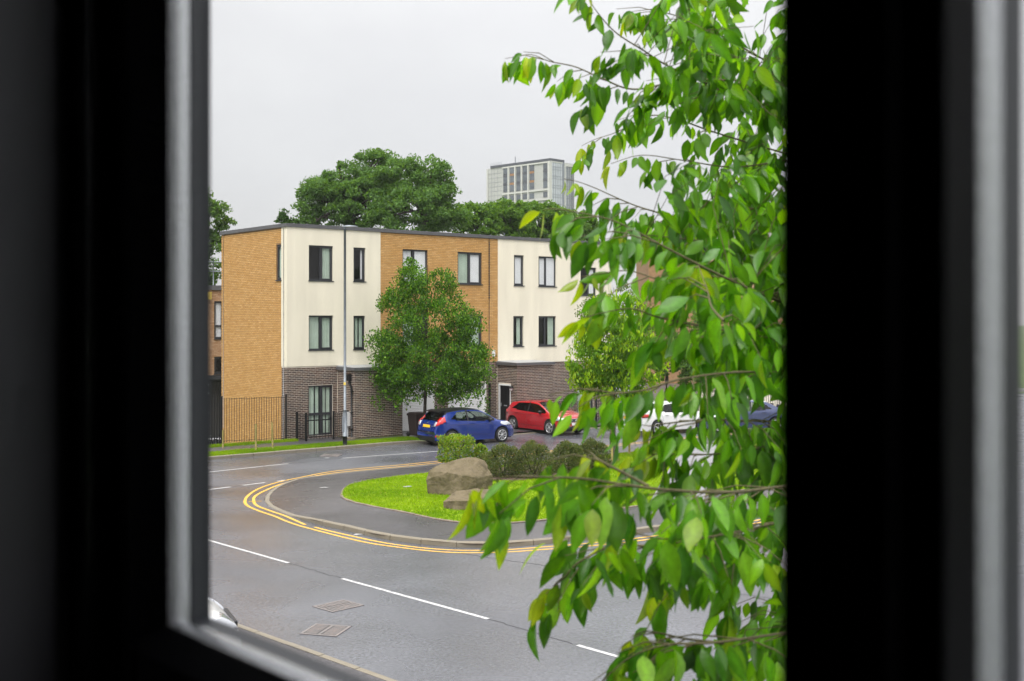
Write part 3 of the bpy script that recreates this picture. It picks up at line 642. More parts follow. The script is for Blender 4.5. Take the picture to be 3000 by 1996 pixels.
# ================================================================== railings
def railing(name, label, P, h, bar_step=.11, bar_r=.009, post_step=2.3, z0=.1, posts=None, rails=(.06, .98), cat='railing', ends=True, tall=.06):
    """P: list of ground points; every bar and post is its own mesh"""
    r = thing(name, label, cat, (P[0].x, P[0].y, z0)); O = Vector((P[0].x, P[0].y, 0))
    m1 = MB(); m1.box(-bar_r, -bar_r, .05, bar_r, bar_r, h); bmesh_ = m1.mesh('bar', MATS['black_metal'])
    m2 = MB(); m2.box(-.032, -.032, 0, .032, .032, h+tall); m2.box(-.04, -.04, h+tall, .04, .04, h+tall+.02); pmesh = m2.mesh('post', MATS['black_metal'])
    for a, b in zip(P[:-1], P[1:]):
        a, b = a-O, b-O; a.z = b.z = 0; d = (b-a); Lg = d.length; d.normalize(); rz = math.atan2(d.y, d.x); nrm = Vector((-d.y, d.x, 0))
        for f in rails:
            m_ = MB(); m_.obox((a+b)/2+Vector((0, 0, h*f)), d*(Lg/2), nrm*.02, Vector((0, 0, .006))); m_.build('rail', MATS['black_metal'], r)
        n_ = max(1, int(Lg/bar_step))
        for i in range(1, n_): obj('bar', bmesh_, r, a+d*(Lg*i/n_), (0, 0, rz))
        np_ = max(1, round(Lg/post_step))
        for i in range(np_+1):
            if i == np_ and b is not P[-1] and not ends: continue
            obj('post', pmesh, r, a+d*(Lg*i/np_), (0, 0, rz))
    return r
fa, fb = G(838, 1299), G(743, 1303.5); fd = (fb-fa).normalized()
railing('security_fence', 'tall black bar railing in front of the tan brick gable', [fa, fa+fd*2.65, fa+fd*5.3, fa+fd*10.6], 1.85, .1, .008, 2.65)
gv = -.85; ga = UW(849, -.2)
railing('garden_railing', 'short black railing left of the garden gate, before dark brick', [LOC(.32, -.25), LOC(UW(897, gv), gv)], 1.1, .085, .007, 3)
railing('garden_railing', 'short black railing between the garden gate and the lamp post', [LOC(UW(977, gv), gv), LOC(P1[0]-.05, gv-.05)], 1.1, .085, .007, 3)
g0_, g1_ = LOC(UW(899, gv), gv), LOC(UW(974, gv), gv)
gt = thing('garden_gate', 'black metal garden gate before the ground floor glazed door', 'gate', (g0_.x, g0_.y, .1), ANG); gl_ = (g1_-g0_).length
for z, hh in ((.16, .03), (.82, .045), (1.05, .008)):
    m_ = MB(); m_.box(.03, -.02, z, gl_-.03, .02, z+hh); m_.build('rail', MATS['black_metal'], gt)
for i in range(9):
    m_ = MB(); x = .05+(gl_-.1)*i/8; m_.box(x-.008, -.008, .05, x+.008, .008, 1.05); m_.build('bar', MATS['black_metal'], gt)
m_ = MB(); m_.box(gl_-.22, -.05, .88, gl_-.04, -.02, .92); m_.box(gl_-.15, -.05, .84, gl_-.11, -.02, .98); m_.build('latch', MATS['black_metal'], gt)
railing('garden_railing', 'black bar railing behind the red car, before the right-hand house', [LOC(q1+.3, -.3), LOC(q1+.35, -2.2), LOC(UE+.5, -2.2)], 1.1, .10, .008, 2.2)
# wooden stakes on the verge
mat('stake_wood', (.24, .20, .06), .85, var=.35, scale=9, bump=.4, bscale=30)
def stake(px, h, label, z=.1, tilt=0.0, r=.035):
    p = G(px[0], px[1], z); m_ = MB(); m_.tube([(0, 0, -.05), (tilt*.5, 0, h*.5), (tilt, 0, h-.02), (tilt, 0, h)], [r, r, r*.96, r*.7], 8)
    return tag(m_.build('wooden_stake', MATS['stake_wood'], None, p), label, 'stake', 'round wooden tree stakes')
stake((749.5, 1323), 1.05, 'wooden stake standing in the verge before the middle railing post'); stake((799, 1318), 1.07, 'wooden stake in the verge, second along towards the lamp post', tilt=-.03)
stake((653, 1311), .68, 'short grey stake at the left end of the tan gable')
stake((1793, 1352), 1.36, 'tall pale wooden stake beside the young cherry on the island', .14, r=.04); stake((1844, 1330), 1.1, 'wooden stake right of the young cherry before the white car', .14, r=.04)
# ================================================================== lamp post
lp = G(1010.5, 1306, .1); lam = thing('street_lamp', 'tall galvanised street lamp column with flat lantern on the verge', 'street lamp', lp)
m_ = MB(); m_.tube([(0, 0, .38), (0, 0, 1.30), (.0, 0, 1.42)], [.095, .095, .06], 16); m_.build('base_section', MATS['galvanised'], lam)
m_ = MB(); m_.tube([(0, 0, -.1), (0, 0, .38)], [.09, .09], 16); m_.build('painted_foot', MATS['black_metal'], lam)
m_ = MB(); m_.tube([(0, 0, 1.4), (0, 0, 5), (.0, 0, 8.72)], [.055, .052, .048], 14); m_.build('column', MATS['galvanised'], lam)
m_ = MB(); m_.box(-.10, -.097, .55, .0, -.096, 1.15); m_.build('access_door', MATS['galvanised'], lam)
mat('label_yellow', (.75, .55, .10), .5); m_ = MB(); m_.box(-.045, -.066, 2.42, .045, -.05, 2.53); m_.build('number_label', MATS['label_yellow'], lam)
m_ = MB()
for i in range(10):
    a0, a1 = i/10, (i+1)/10; pf = lambda t: (.13*math.sin(math.pi*min(1, .12+t*.88))**.6, .055*math.sin(math.pi*(.1+.8*t)))
    w0, h0 = pf(a0); w1_, h1 = pf(a1); x0, x1 = -.10+.62*a0, -.10+.62*a1
    A = [(x0, -w0, 8.74), (x0, -w0*.8, 8.74+h0), (x0, w0*.8, 8.74+h0), (x0, w0, 8.74)]; B = [(x1, -w1_, 8.74), (x1, -w1_*.8, 8.74+h1), (x1, w1_*.8, 8.74+h1), (x1, w1_, 8.74)]
    for k in range(4): m_.face([A[k], B[k], B[(k+1) % 4], A[(k+1) % 4]], sm=True)
m_.tube([(0, 0, 8.66), (.02, 0, 8.76)], .06, 10); m_.build('lantern', MATS['galvanised'], lam)
# ================================================================== wheelie bin by the garage
mat('bin_brown', (.05, .035, .033), .5, var=.1)
bp = LOC(UW(1222, -2.2), -2.2, .1); wb = thing('wheelie_bin', 'dark brown wheelie bin beside the white garage door, behind the blue car', 'bin', bp, ANG)
m_ = MB()
for (x0, x1, y0, y1, z) in ((-.22, .22, -.25, .25, .06), (-.28, .28, -.33, .33, .95)): m_.v += [(x0, y0, z), (x1, y0, z), (x1, y1, z), (x0, y1, z)]
for f in ((0, 1, 5, 4), (1, 2, 6, 5), (2, 3, 7, 6), (3, 0, 4, 7), (0, 3, 2, 1)): m_.f.append(f); m_.mi.append(0); m_.c.append(None); m_.sm.append(False)
m_.build('body', MATS['bin_brown'], wb)
m_ = MB(); m_.box(-.31, -.36, .95, .31, .33, 1.0); m_.box(-.27, -.30, 1.0, .27, .27, 1.04); m_.build('lid', MATS['bin_brown'], wb)
m_ = MB(); m_.box(-.28, .33, .90, .28, .39, .96); m_.build('handle', MATS['bin_brown'], wb)
for s in (-1, 1):
    m_ = MB(); m_.lathe([(.001, -.03), (.1, -.03), (.1, .03), (.001, .03)], (0, 0, 0), 'x', 14); m_.build('wheel', MATS['black_metal'], wb, (s*.27, .28, .1))
# ================================================================== cars
glassmat('car_glass', (.62, .70, .66), 1.0, 0.0, 1.5); glassmat('car_glass_dark', (.10, .12, .12), 1.0, 0.0, 1.55)
mat('tyre', (.012, .012, .013), .75, bump=.2); mat('alloy', (.62, .62, .64), .28, metal=.75); mat('alloy_gap', (.012, .012, .013), .6)
mat('car_black', (.010, .010, .012), .35); mat('car_interior', (.045, .045, .05), .8); mat('chrome', (.75, .75, .78), .12, metal=1.0)
mat('lamp_red', (.55, .012, .012), .12, coat=1); mat('lamp_clear', (.62, .64, .68), .08, metal=.5, coat=1); mat('plate_yellow', (.80, .50, .02), .4); mat('plate_white', (.82, .82, .84), .4)
mat('paint_blue', (.002, .026, .22), .2, coat=1.0, bump=.03, bscale=260, metal=.35); mat('paint_red', (.42, .005, .014), .25, coat=1.0, bump=.05, bscale=260)
mat('paint_white', (.80, .80, .81), .3, coat=1.0); mat('paint_navy', (.035, .05, .13), .3, coat=1.0, bump=.05, bscale=260, metal=.2)
def interp(pts, x):
    if x <= pts[0][0]: return pts[0][1]
    for (a, b), (c, d) in zip(pts[:-1], pts[1:]):
        if x <= c: return b+(d-b)*(x-a)/(c-a+1e-9)
    return pts[-1][1]
def smooth_pts(P, n=10):
    R = crom([Vector((a, b, 0)) for a, b in P], n); return [(r.x, r.y) for r in R]
def make_car(cfg, label, loc, heading, z=0.0):
    """body lofted from cross-sections along x (0 = tail, L = nose); panes, lamps and panels are cut out of it as parts"""
    Lc, Wd, H = cfg['L'], cfg['W'], cfg['H']; xr, xf = cfg['axle_r'], cfg['axle_f']; R = cfg['R']
    top = smooth_pts(cfg['top']); belt = cfg['belt']; paint = MATS[cfg['paint']]
    root = thing(cfg.get('name', 'parked_car'), label, 'car', loc, heading, cfg.get('group', 'cars parked along the street'))
    xs_ = sorted(set([round(Lc*(.5-.5*math.cos(math.pi*i/150)), 4) for i in range(151)]))
    def plan(x):
        e0 = max(0, 1-x/.55); e1 = max(0, 1-(Lc-x)/.75); return Wd/2*(1-.20*e0**2.2-.26*e1**2.2)
    def keys(x):
        ar = R+.055; zb = cfg['sill']
        for xw in (xr, xf):
            dx = abs(x-xw)
            if dx < ar: zb = max(zb, R+math.sqrt(max(0, ar*ar-dx*dx)))
        e0 = max(0, 1-x/.45); e1 = max(0, 1-(Lc-x)/.5); zb = max(zb, cfg['sill']+.05*e0+.03*e1)
        zt = interp(top, x); hw = plan(x)
        flare = .018*max(math.exp(-((x-xr)/.34)**4), math.exp(-((x-xf)/.34)**4))
        zbl = min(interp(belt, x), zt-.03); z1 = min(max(.52, zb+.04), zbl-.04); zb = min(zb, z1-.03)
        z2 = max(zbl-.11, z1+.02); tum = .36
        cabh = zt-zbl; wr = hw*.945-max(0, cabh-.03)*tum
        drop = min(.055, cabh*.45)
        return [(hw*.965+flare, zb), (hw+flare, z1), (hw*.985+flare*.4, z2), (hw*.945, zbl), (wr-.02, zt-drop), (wr*.62, zt-drop*.18), (0, zt)]
    seg = (4, 5, 3, 9, 5, 5)
    rows = []
    for x in xs_:
        K = keys(x); r = []
        for (a, b), n_ in zip(zip(K[:-1], K[1:]), seg):
            for i in range(n_): t = i/n_; r.append((a[0]+(b[0]-a[0])*t, a[1]+(b[1]-a[1])*t))
        r.append(K[-1]); rows.append(r)
    nr = len(rows[0]); s3 = sum(seg[:3]); s4 = sum(seg[:4])
    parts = {}
    def cls(x, y, zc, k):
        """which part a body face belongs to; k = row"""
        zt = interp(top, x); zbl = interp(belt, x); ay = abs(y)
        for nm, fn in cfg['cut'].items():
            if fn(x, ay, zc): return nm
        if s3 <= k < s4:
            if cfg['sg'][0] < x < cfg['sg'][1] and zc > zbl+.02 and zc < zt-.085 and all(abs(x-p) > .035 for p in cfg['pillars']) and fn_ok(cfg, x, zc): return 'side_window'
            if cfg['sg'][0]-.05 < x < cfg['sg'][1]+.06 and zc > zbl+.005 and zc < zt-.065 and any(abs(x-p) <= .036 for p in cfg['pillars']): return 'pillar_trim'
        if k >= s4:
            hw_ = plan(x)*.945-max(0, zt-zbl-.03)*.36
            if cfg['ws'][0] < x < cfg['ws'][1] and ay < hw_*.90: return 'windscreen'
            if cfg['rw'][0] < x < cfg['rw'][1] and ay < hw_*.86: return 'rear_window'
            if cfg.get('black_roof') and cfg['rw'][1]-.05 < x < cfg['ws'][0]+.1 and ay < hw_*1.2: return 'roof_panel'
        return 'body'
    def fn_ok(c, x, zc): return c['sgf'](x, zc) if 'sgf' in c else True
    V = lambda i, k, s: (xs_[i], s*rows[i][k][0], rows[i][k][1])
    for s in (1, -1):
        for i in range(len(xs_)-1):
            for k in range(nr-1):
                q = [V(i, k, s), V(i+1, k, s), V(i+1, k+1, s), V(i, k+1, s)]
                c = [sum(p[j] for p in q)/4 for j in range(3)]; nm = cls(c[0], c[1], c[2], k)
                key = nm if nm in ('body', 'windscreen', 'rear_window', 'roof_panel', 'grille', 'lower_grille', 'bumper_insert', 'tailgate_panel') else (nm, s)
                parts.setdefault(key, []).append(q if s < 0 else q[::-1])
    for i, fl in ((0, 1), (len(xs_)-1, -1)):
        for k in range(nr-1):
            zc = (rows[i][k][1]+rows[i][k+1][1])/2
            q = [V(i, k, 1), V(i, k+1, 1), V(i, k+1, -1), V(i, k, -1)]; nm = cls(xs_[i], 0.0, zc, k); key = nm if nm in ('grille', 'lower_grille', 'bumper_insert', 'tailgate_panel') else 'body'
            parts.setdefault(key, []).append(q[::fl])
    MM = {'body': paint, 'windscreen': MATS['car_glass'], 'rear_window': MATS[cfg.get('rear_glass', 'car_glass_dark')], 'side_window': MATS[cfg.get('side_glass', 'car_glass')], 'pillar_trim': MATS['car_black'], 'roof_panel': MATS['car_black'],
          'headlight': MATS['lamp_clear'], 'tail_light': MATS['lamp_red'], 'reverse_light': MATS['lamp_clear'], 'fog_surround': MATS['car_black'], 'reflector': MATS['lamp_red'], 'grille': MATS['car_black'], 'lower_grille': MATS['car_black'], 'bumper_insert': MATS['car_black'], 'tailgate_panel': MATS['car_black']}
    made = {}
    for key, qs in parts.items():
        nm = key if isinstance(key, str) else key[0]; bm = bmesh.new(); vd = {}
        for q in qs:
            vs_ = []
            for p in q:
                kk = (round(p[0], 4), round(p[1], 4), round(p[2], 4))
                if kk not in vd: vd[kk] = bm.verts.new(p)
                if vd[kk] not in vs_: vs_.append(vd[kk])
            if len(vs_) >= 3:
                try: bm.faces.new(vs_)
                except ValueError: pass
        for f in bm.faces: f.smooth = True
        me = bpy.data.meshes.new(nm); bm.to_mesh(me); bm.free(); me.materials.append(MM[nm]); o = obj(nm, me, root); made[key] = o
        if nm in ('headlight', 'tail_light', 'reverse_light', 'grille', 'lower_grille'):
            md = o.modifiers.new('Solid', 'SOLIDIFY'); md.thickness = .018; md.offset = 1
    # underbody, seats, dashboard
    m_ = MB(); hw = Wd/2; m_.box(.12, -hw*.78, .17, Lc-.15, hw*.78, .50); m_.box(xr-.4, -hw*.80, .3, xr+.4, hw*.80, .66); m_.box(xf-.42, -hw*.80, .3, xf+.42, hw*.80, .66); m_.box(.2, -hw*.8, .19, Lc-.25, hw*.8, .30); m_.build('underbody', MATS['car_black'], root)
    m_ = MB(); xm = cfg['ws'][1]
    m_.box(xm-.95, -hw*.8, .5, xm-.42, hw*.8, .86); m_.build('dashboard', MATS['car_interior'], root)
    for s in (-1, 1):
        for xx in (xm-1.75, xm-2.55):
            if xx < .5: continue
            m_ = MB(); m_.obox((xx, s*.36, .80), (.06, 0, .0), (0, .22, 0), (-.10, 0, .30)); m_.obox((xx+.26, s*.36, .58), (.25, 0, .03), (0, .22, 0), (0, 0, .07)); m_.obox((xx-.12, s*.36, 1.15), (.035, 0, 0), (0, .11, 0), (-.01, 0, .07)); m_.build('seat', MATS['car_interior'], root)
    m_ = MB(); m_.lathe([(.165, -.012), (.185, 0), (.165, .012), (.15, 0)], (0, 0, 0), 'x', 20, closed=True); m_.build('steering_wheel', MATS['car_black'], root, (xm-1.05, -.36, .92), (0, math.radians(-22), 0))
    # wheels
    ns = cfg.get('spokes', 10)
    for xw in (xr, xf):
        for s in (-1, 1):
            m_ = MB(); tw = .10; m_.lathe([(R*.66, -tw*.9), (R*.90, -tw), (R*.985, -tw*.75), (R, 0), (R*.985, tw*.75), (R*.90, tw), (R*.66, tw*.9)], (0, 0, 0), 'y', 32); wh = m_.build('wheel', MATS['tyre'], root, (xw, s*(hw-.085), R)); wh['label'] = 'black tyre round a silver alloy rim'
            m_ = MB(); m_.lathe([(R*.70, -s*.04), (R*.70, s*.095), (R*.64, s*.098), (R*.62, s*.06)], (0, 0, 0), 'y', 32)
            for i in range(ns):
                a = 2*math.pi*i/ns+(.12 if i % 2 else -.12)*(1 if cfg.get('yspoke') else 0); ca, sa = math.cos(a), math.sin(a); wdt = R*.055*(10/ns)**.7
                m_.obox((ca*R*.37, s*.085, sa*R*.37), (ca*R*.29, 0, sa*R*.29), (0, .012, 0), (-sa*wdt, 0, ca*wdt))
            m_.lathe([(.001, s*.105), (R*.15, s*.10), (R*.16, s*.07)], (0, 0, 0), 'y', 16); m_.build('rim', MATS['alloy'], wh)
            m_ = MB(); m_.lathe([(.001, s*.03), (R*.66, s*.03)], (0, 0, 0), 'y', 24); m_.build('dark_backing_disc', MATS['alloy_gap'], wh)  # black backing disc, its colour stands for shade in the gaps between spokes
    # mirrors, handles, arches, wipers
    for s in (-1, 1):
        m_ = MB(); xmir = cfg['ws'][1]-.42; zm = interp(belt, xmir)+.07; bx = bmesh.new(); bmesh.ops.create_uvsphere(bx, u_segments=12, v_segments=8, radius=1)
        for v in bx.verts: v.co = Vector((v.co.x*.075, v.co.y*.10, v.co.z*.072))
        me = bpy.data.meshes.new('mirror'); bx.to_mesh(me); bx.free(); me.materials.append(MATS[cfg.get('mirror', 'car_black')])
        for p in me.polygons: p.use_smooth = True
        mo = obj('mirror', me, root, (xmir, s*(hw+.035), zm))
        m_.box(-.03, -.10 if s > 0 else -.0, -.085, .03, .0 if s > 0 else .10, -.05); m_.build('mirror_arm', MATS['car_black'], mo)
        for xh in cfg['handles']:
            zh = interp(belt, xh)-.10; m_ = MB(); m_.obox((xh, s*(hw*.99+.012), zh), (.10, 0, 0), (0, .014, 0), (0, 0, .017)); m_.build('door_handle', MATS[cfg.get('handle', cfg['paint'])], root)
        for (xa, za, xb, zb_) in cfg['seams']:
            m_ = MB(); n_ = 6
            pts = []
            for i in range(n_+1):
                x = xa+(xb-xa)*i/n_; zz = za+(zb_-za)*i/n_; K = keys(x); yy = K[0][0]
                for (p, q) in zip(K[:-1], K[1:]):
                    if p[1] <= zz <= q[1]+1e-6 and q[1] > p[1]: yy = p[0]+(q[0]-p[0])*(zz-p[1])/(q[1]-p[1]); break
                pts.append((x, s*(yy+.001), zz))
            m_.tube(pts, .005, 4, caps=False); m_.build('panel_seam', MATS['car_black'], root)
    for extra in cfg.get('extra', []): extra(root, Lc, Wd, H)
    root.location = Vector((loc[0], loc[1], z)); return root
def hull(root, name, m, c, sx, sy, sz, rot=(0, 0, 0), par=None):
    m_ = MB(); m_.obox((0, 0, 0), (sx, 0, 0), (0, sy, 0), (0, 0, sz)); o = m_.build(name, MATS[m], par or root, c, rot)
    b = o.modifiers.new('Bevel', 'BEVEL'); b.width = min(sx, sy, sz)*.5; b.segments = 2; return o
def place(cfg, wheel_px, which, heading, zz=0.0):
    """car origin (tail centre) so that its right-hand wheel of axle `which` touches the ground at a photo point"""
    p = G(*wheel_px, zz); h = Vector((math.cos(heading), math.sin(heading), 0)); r = Vector((h.y, -h.x, 0))
    return p-h*cfg[which]-r*(cfg['W']/2-.085)
hatch_top = [(0, .60), (.02, .70), (.07, .90), (.17, 1.02), (.52, 1.36), (.62, 1.405), (1.1, 1.455), (1.7, 1.47), (2.2, 1.42), (2.55, 1.27), (2.95, 1.05), (3.15, .965), (3.5, .90), (3.75, .80), (3.88, .68), (3.95, .52)]
BLUE = dict(name='blue_hatchback_car', L=3.95, W=1.72, H=1.47, axle_r=.72, axle_f=3.21, R=.315, sill=.20, top=hatch_top,
    belt=[(0, .98), (.5, 1.06), (1.2, 1.00), (2.4, .93), (3.0, .90), (3.5, .84), (3.95, .6)], paint='paint_blue', ws=(2.14, 3.0), rw=(.17, .50), sg=(.62, 2.86), pillars=[1.52],
    sgf=lambda x, z: z < 1.02+(x-.60)*.72, handles=[1.72], handle='paint_blue', yspoke=True, spokes=16, black_roof=True,
    seams=[(1.50, .98, 1.46, .45), (2.72, .91, 2.66, .45), (1.46, .45, 2.66, .38), (.60, .85, 2.7, .82)],
    cut={'tail_light': lambda x, y, z: .05 < x < .42 and y > .56 and .82+.45*(x-.05) < z < 1.03+.42*(x-.05) and not (x < .17 and y < .66), 'reverse_light': lambda x, y, z: x <= .14 and .52 < y <= .66 and .80 < z < .99,
         'headlight': lambda x, y, z: x > 3.15 and y > .50 and .72-.0*(x) < z < .86 and z > .60+.0*x and z > 1.62-.27*x, 'bumper_insert': lambda x, y, z: x < .16 and y < .62 and z < .36,
         'tailgate_panel': lambda x, y, z: False, 'reflector': lambda x, y, z: x < .22 and .52 < y < .78 and .40 < z < .46, 'lower_grille': lambda x, y, z: x > 3.8 and z < .42 and y < .6})
def blue_extra(root, Lc, Wd, H):
    m_ = MB(); A = [(.62, -.56, 1.40), (.62, .56, 1.40), (.30, .50, 1.365), (.30, -.50, 1.365)]; B = [(.62, -.56, 1.432), (.62, .56, 1.432), (.28, .50, 1.39), (.28, -.50, 1.39)]
    m_.face(A[::-1]); m_.face(B)
    for k in range(4): m_.face([A[k], A[(k+1) % 4], B[(k+1) % 4], B[k]])
    o = m_.build('spoiler', MATS['car_black'], root); b = o.modifiers.new('Bevel', 'BEVEL'); b.width = .012; b.segments = 2
    hull(root, 'number_plate', 'plate_yellow', (.022, 0, .80), .008, .26, .056, (0, math.radians(12), 0)); hull(root, 'badge', 'chrome', (.06, 0, .925), .008, .06, .025, (0, math.radians(22), 0))
    hull(root, 'badge', 'chrome', (.035, -.45, .815), .006, .06, .012, (0, math.radians(12), 0))
    m_ = MB(); m_.box(.03, -.62, .22, .10, .62, .30); m_.build('diffuser', MATS['car_black'], root); m_ = MB(); m_.tube([(.02, -.42, .27), (.15, -.42, .27)], .035, 10); m_.build('exhaust_pipe', MATS['chrome'], root)
    for s in (-1, 1): hull(root, 'side_skirt', 'paint_blue', (1.95, s*.845, .215), .85, .02, .035)
    m_ = MB(); m_.tube([(.9, 0, 1.45), (.70, 0, 1.62)], .006, 5); m_.build('aerial', MATS['car_black'], root); hull(root, 'wiper', 'car_black', (.22, -.12, 1.075), .015, .25, .01)
BLUE['extra'] = [blue_extra]
hb = math.radians(36)
make_car(BLUE, 'blue three-door hatchback with yellow rear plate parked at the kerb', place(BLUE, (1322, 1307), 'axle_r', hb), hb)
red_top = [(0, .58), (.02, .68), (.06, .92), (.14, 1.02), (.45, 1.33), (.56, 1.375), (1.1, 1.425), (1.75, 1.44), (2.25, 1.40), (2.6, 1.27), (3.0, 1.07), (3.2, 1.00), (3.6, .94), (3.88, .85), (4.0, .72), (4.06, .55)]
RED = dict(name='red_hatchback_car', L=4.06, W=1.78, H=1.44, axle_r=.70, axle_f=3.26, R=.325, sill=.19, top=red_top,
    belt=[(0, .97), (.5, 1.03), (1.2, .985), (2.4, .93), (3.0, .905), (3.6, .84), (4.06, .6)], paint='paint_red', ws=(2.2, 3.08), rw=(.14, .45), sg=(.55, 2.92), pillars=[1.72], side_glass='car_glass_dark',
    sgf=lambda x, z: z < .99+(x-.50)*.70, handles=[1.0, 1.95], spokes=10, yspoke=True,
    seams=[(1.72, .96, 1.68, .40), (2.80, .91, 2.76, .40), (.95, .90, 1.02, .62), (.6, .86, 3.0, .85), (1.05, .38, 2.76, .35)],
    cut={'tail_light': lambda x, y, z: .02 < x < .34 and y > .52 and .80 < z < .94, 'headlight': lambda x, y, z: x > 3.30 and .42 < y < .84 and .66 < z < .80 and z > .66+(3.62-x)*.30 and z < .80+(3.62-x)*.05,
         'fog_surround': lambda x, y, z: x > 3.7 and .52 < y < .80 and .32 < z < .50 and z < .30+.24*(1.25*(y-.38)/.3), 'lower_grille': lambda x, y, z: x > 3.75 and y < .48 and .24 < z < .40})
def red_extra(root, Lc, Wd, H):
    hull(root, 'grille', 'car_black', (4.035, 0, .655), .025, .34, .065, (0, math.radians(-14), 0)); 
    for k, (y, z, sy, sz) in enumerate(((0, .73, .36, .01), (0, .585, .33, .01), (.355, .66, .012, .075), (-.355, .66, .012, .075))): hull(root, 'grille_trim', 'chrome', (4.045, y, z), .022, sy, sz, (0, math.radians(-14), 0))
    hull(root, 'emblem', 'chrome', (4.066, 0, .66), .008, .062, .03, (0, math.radians(-14), 0)); hull(root, 'emblem', 'chrome', (4.066, .02, .69), .008, .05, .012, (0, math.radians(-14), 0))
    hull(root, 'number_plate', 'plate_white', (4.068, 0, .50), .008, .26, .056); hull(root, 'trim_badge', 'chrome', (4.062, -.24, .665), .006, .03, .02)
    for s in (-1, 1): hull(root, 'daytime_lamp', 'lamp_clear', (3.90, s*.66, .40), .03, .05, .05); hull(root, 'splitter', 'paint_red', (3.86, s*.56, .235), .03, .27, .018, (0, 0, s*math.radians(38)))
    for s, x in ((1, 2.99), (-1, 2.97)): hull(root, 'wiper', 'car_black', (x, s*.3, 1.085), .012, .30, .008, (0, 0, 0))
RED['extra'] = [red_extra]
hr = ANG-math.pi/2
make_car(RED, 'red five-door hatchback parked nose out by the black front door', place(RED, (1613, 1275), 'axle_f', hr), hr)
sal_top = [(0, .60), (.02, .72), (.06, .96), (.15, 1.02), (.62, 1.06), (.85, 1.16), (1.3, 1.37), (1.7, 1.44), (2.3, 1.45), (2.8, 1.36), (3.25, 1.12), (3.42, 1.03), (3.9, .95), (4.3, .82), (4.5, .68), (4.6, .52)]
SAL = dict(name='white_saloon_car', L=4.6, W=1.82, H=1.45, axle_r=.98, axle_f=3.72, R=.325, sill=.20, top=sal_top,
    belt=[(0, .98), (.8, 1.02), (1.6, .99), (2.8, .94), (3.4, .91), (4.1, .84), (4.6, .6)], paint='paint_white', ws=(2.78, 3.36), rw=(.80, 1.34), sg=(1.15, 3.22), pillars=[2.16], side_glass='car_glass_dark',
    sgf=lambda x, z: z < 1.0+(x-1.05)*.62, handles=[1.55, 2.42], handle='paint_white', mirror='paint_white', spokes=5,
    seams=[(2.16, .95, 2.12, .42), (3.18, .92, 3.12, .42), (1.25, .92, 1.35, .62)],
    cut={'tail_light': lambda x, y, z: .02 < x < .48 and y > .45 and .84 < z < .97, 'headlight': lambda x, y, z: x > 3.82 and y > .48 and .60 < z < .80 and z > .60+(4.35-x)*.22, 'lower_grille': lambda x, y, z: x > 4.45 and y < .6 and .26 < z < .42,
         'reflector': lambda x, y, z: x < .35 and y > .6 and .42 < z < .455})
def sal_extra(root, Lc, Wd, H):
    hull(root, 'number_plate', 'plate_yellow', (.016, 0, .78), .008, .26, .056, (0, math.radians(8), 0)); hull(root, 'badge', 'chrome', (.045, 0, .92), .006, .05, .02)
    hull(root, 'grille', 'car_black', (4.57, 0, .60), .03, .42, .05); hull(root, 'number_plate', 'plate_white', (4.605, 0, .47), .008, .26, .056)
    m_ = MB(); m_.box(.03, -.66, .22, .12, .66, .30); m_.build('diffuser', MATS['car_black'], root)
    for s in (-1, 1): m_ = MB(); m_.tube([(1.25, s*.60, 1.345), (1.8, s*.57, 1.425), (2.5, s*.57, 1.415), (3.2, s*.66, 1.12)], .008, 5); m_.build('roof_trim', MATS['chrome'], root)
SAL['extra'] = [sal_extra]
hs = math.radians(36)
make_car(SAL, 'white saloon car seen from behind through the cherry leaves', place(SAL, (1923, 1276), 'axle_r', hs), hs)
NAV = dict(SAL); NAV.update(name='navy_saloon_car', paint='paint_navy', handle='paint_navy', mirror='paint_navy', side_glass='car_glass')
hn = math.radians(188); pn = G(2185, 1262)
make_car(NAV, 'dark blue car at the far right behind the leaves, by the pale wall', pn+Vector((2.1, .4, 0)), hn)
mat('paint_grey', (.03, .03, .033), .3, coat=1.0)
LOW = dict(SAL); LOW.update(name='dark_grey_car', paint='paint_grey', handle='paint_grey', mirror='paint_grey')
pl_ = AT(560, 1300, 56)
make_car(LOW, 'dark grey car in the sunken car park behind the railings', Vector((pl_.x-1.0, 56, 0)), math.radians(12), z=-2.0)
NEAR = dict(SAL); NEAR.update(name='white_near_car')
hw_ = math.radians(24); nose = AT(640, 1872, 16.6); hdir = Vector((math.cos(hw_), math.sin(hw_), 0)); rdir = Vector((hdir.y, -hdir.x, 0))
make_car(NEAR, 'white car in the near drive, only its bonnet and headlight showing', Vector((nose.x, nose.y, 0))-hdir*4.30-rdir*.55, hw_, z=.092)
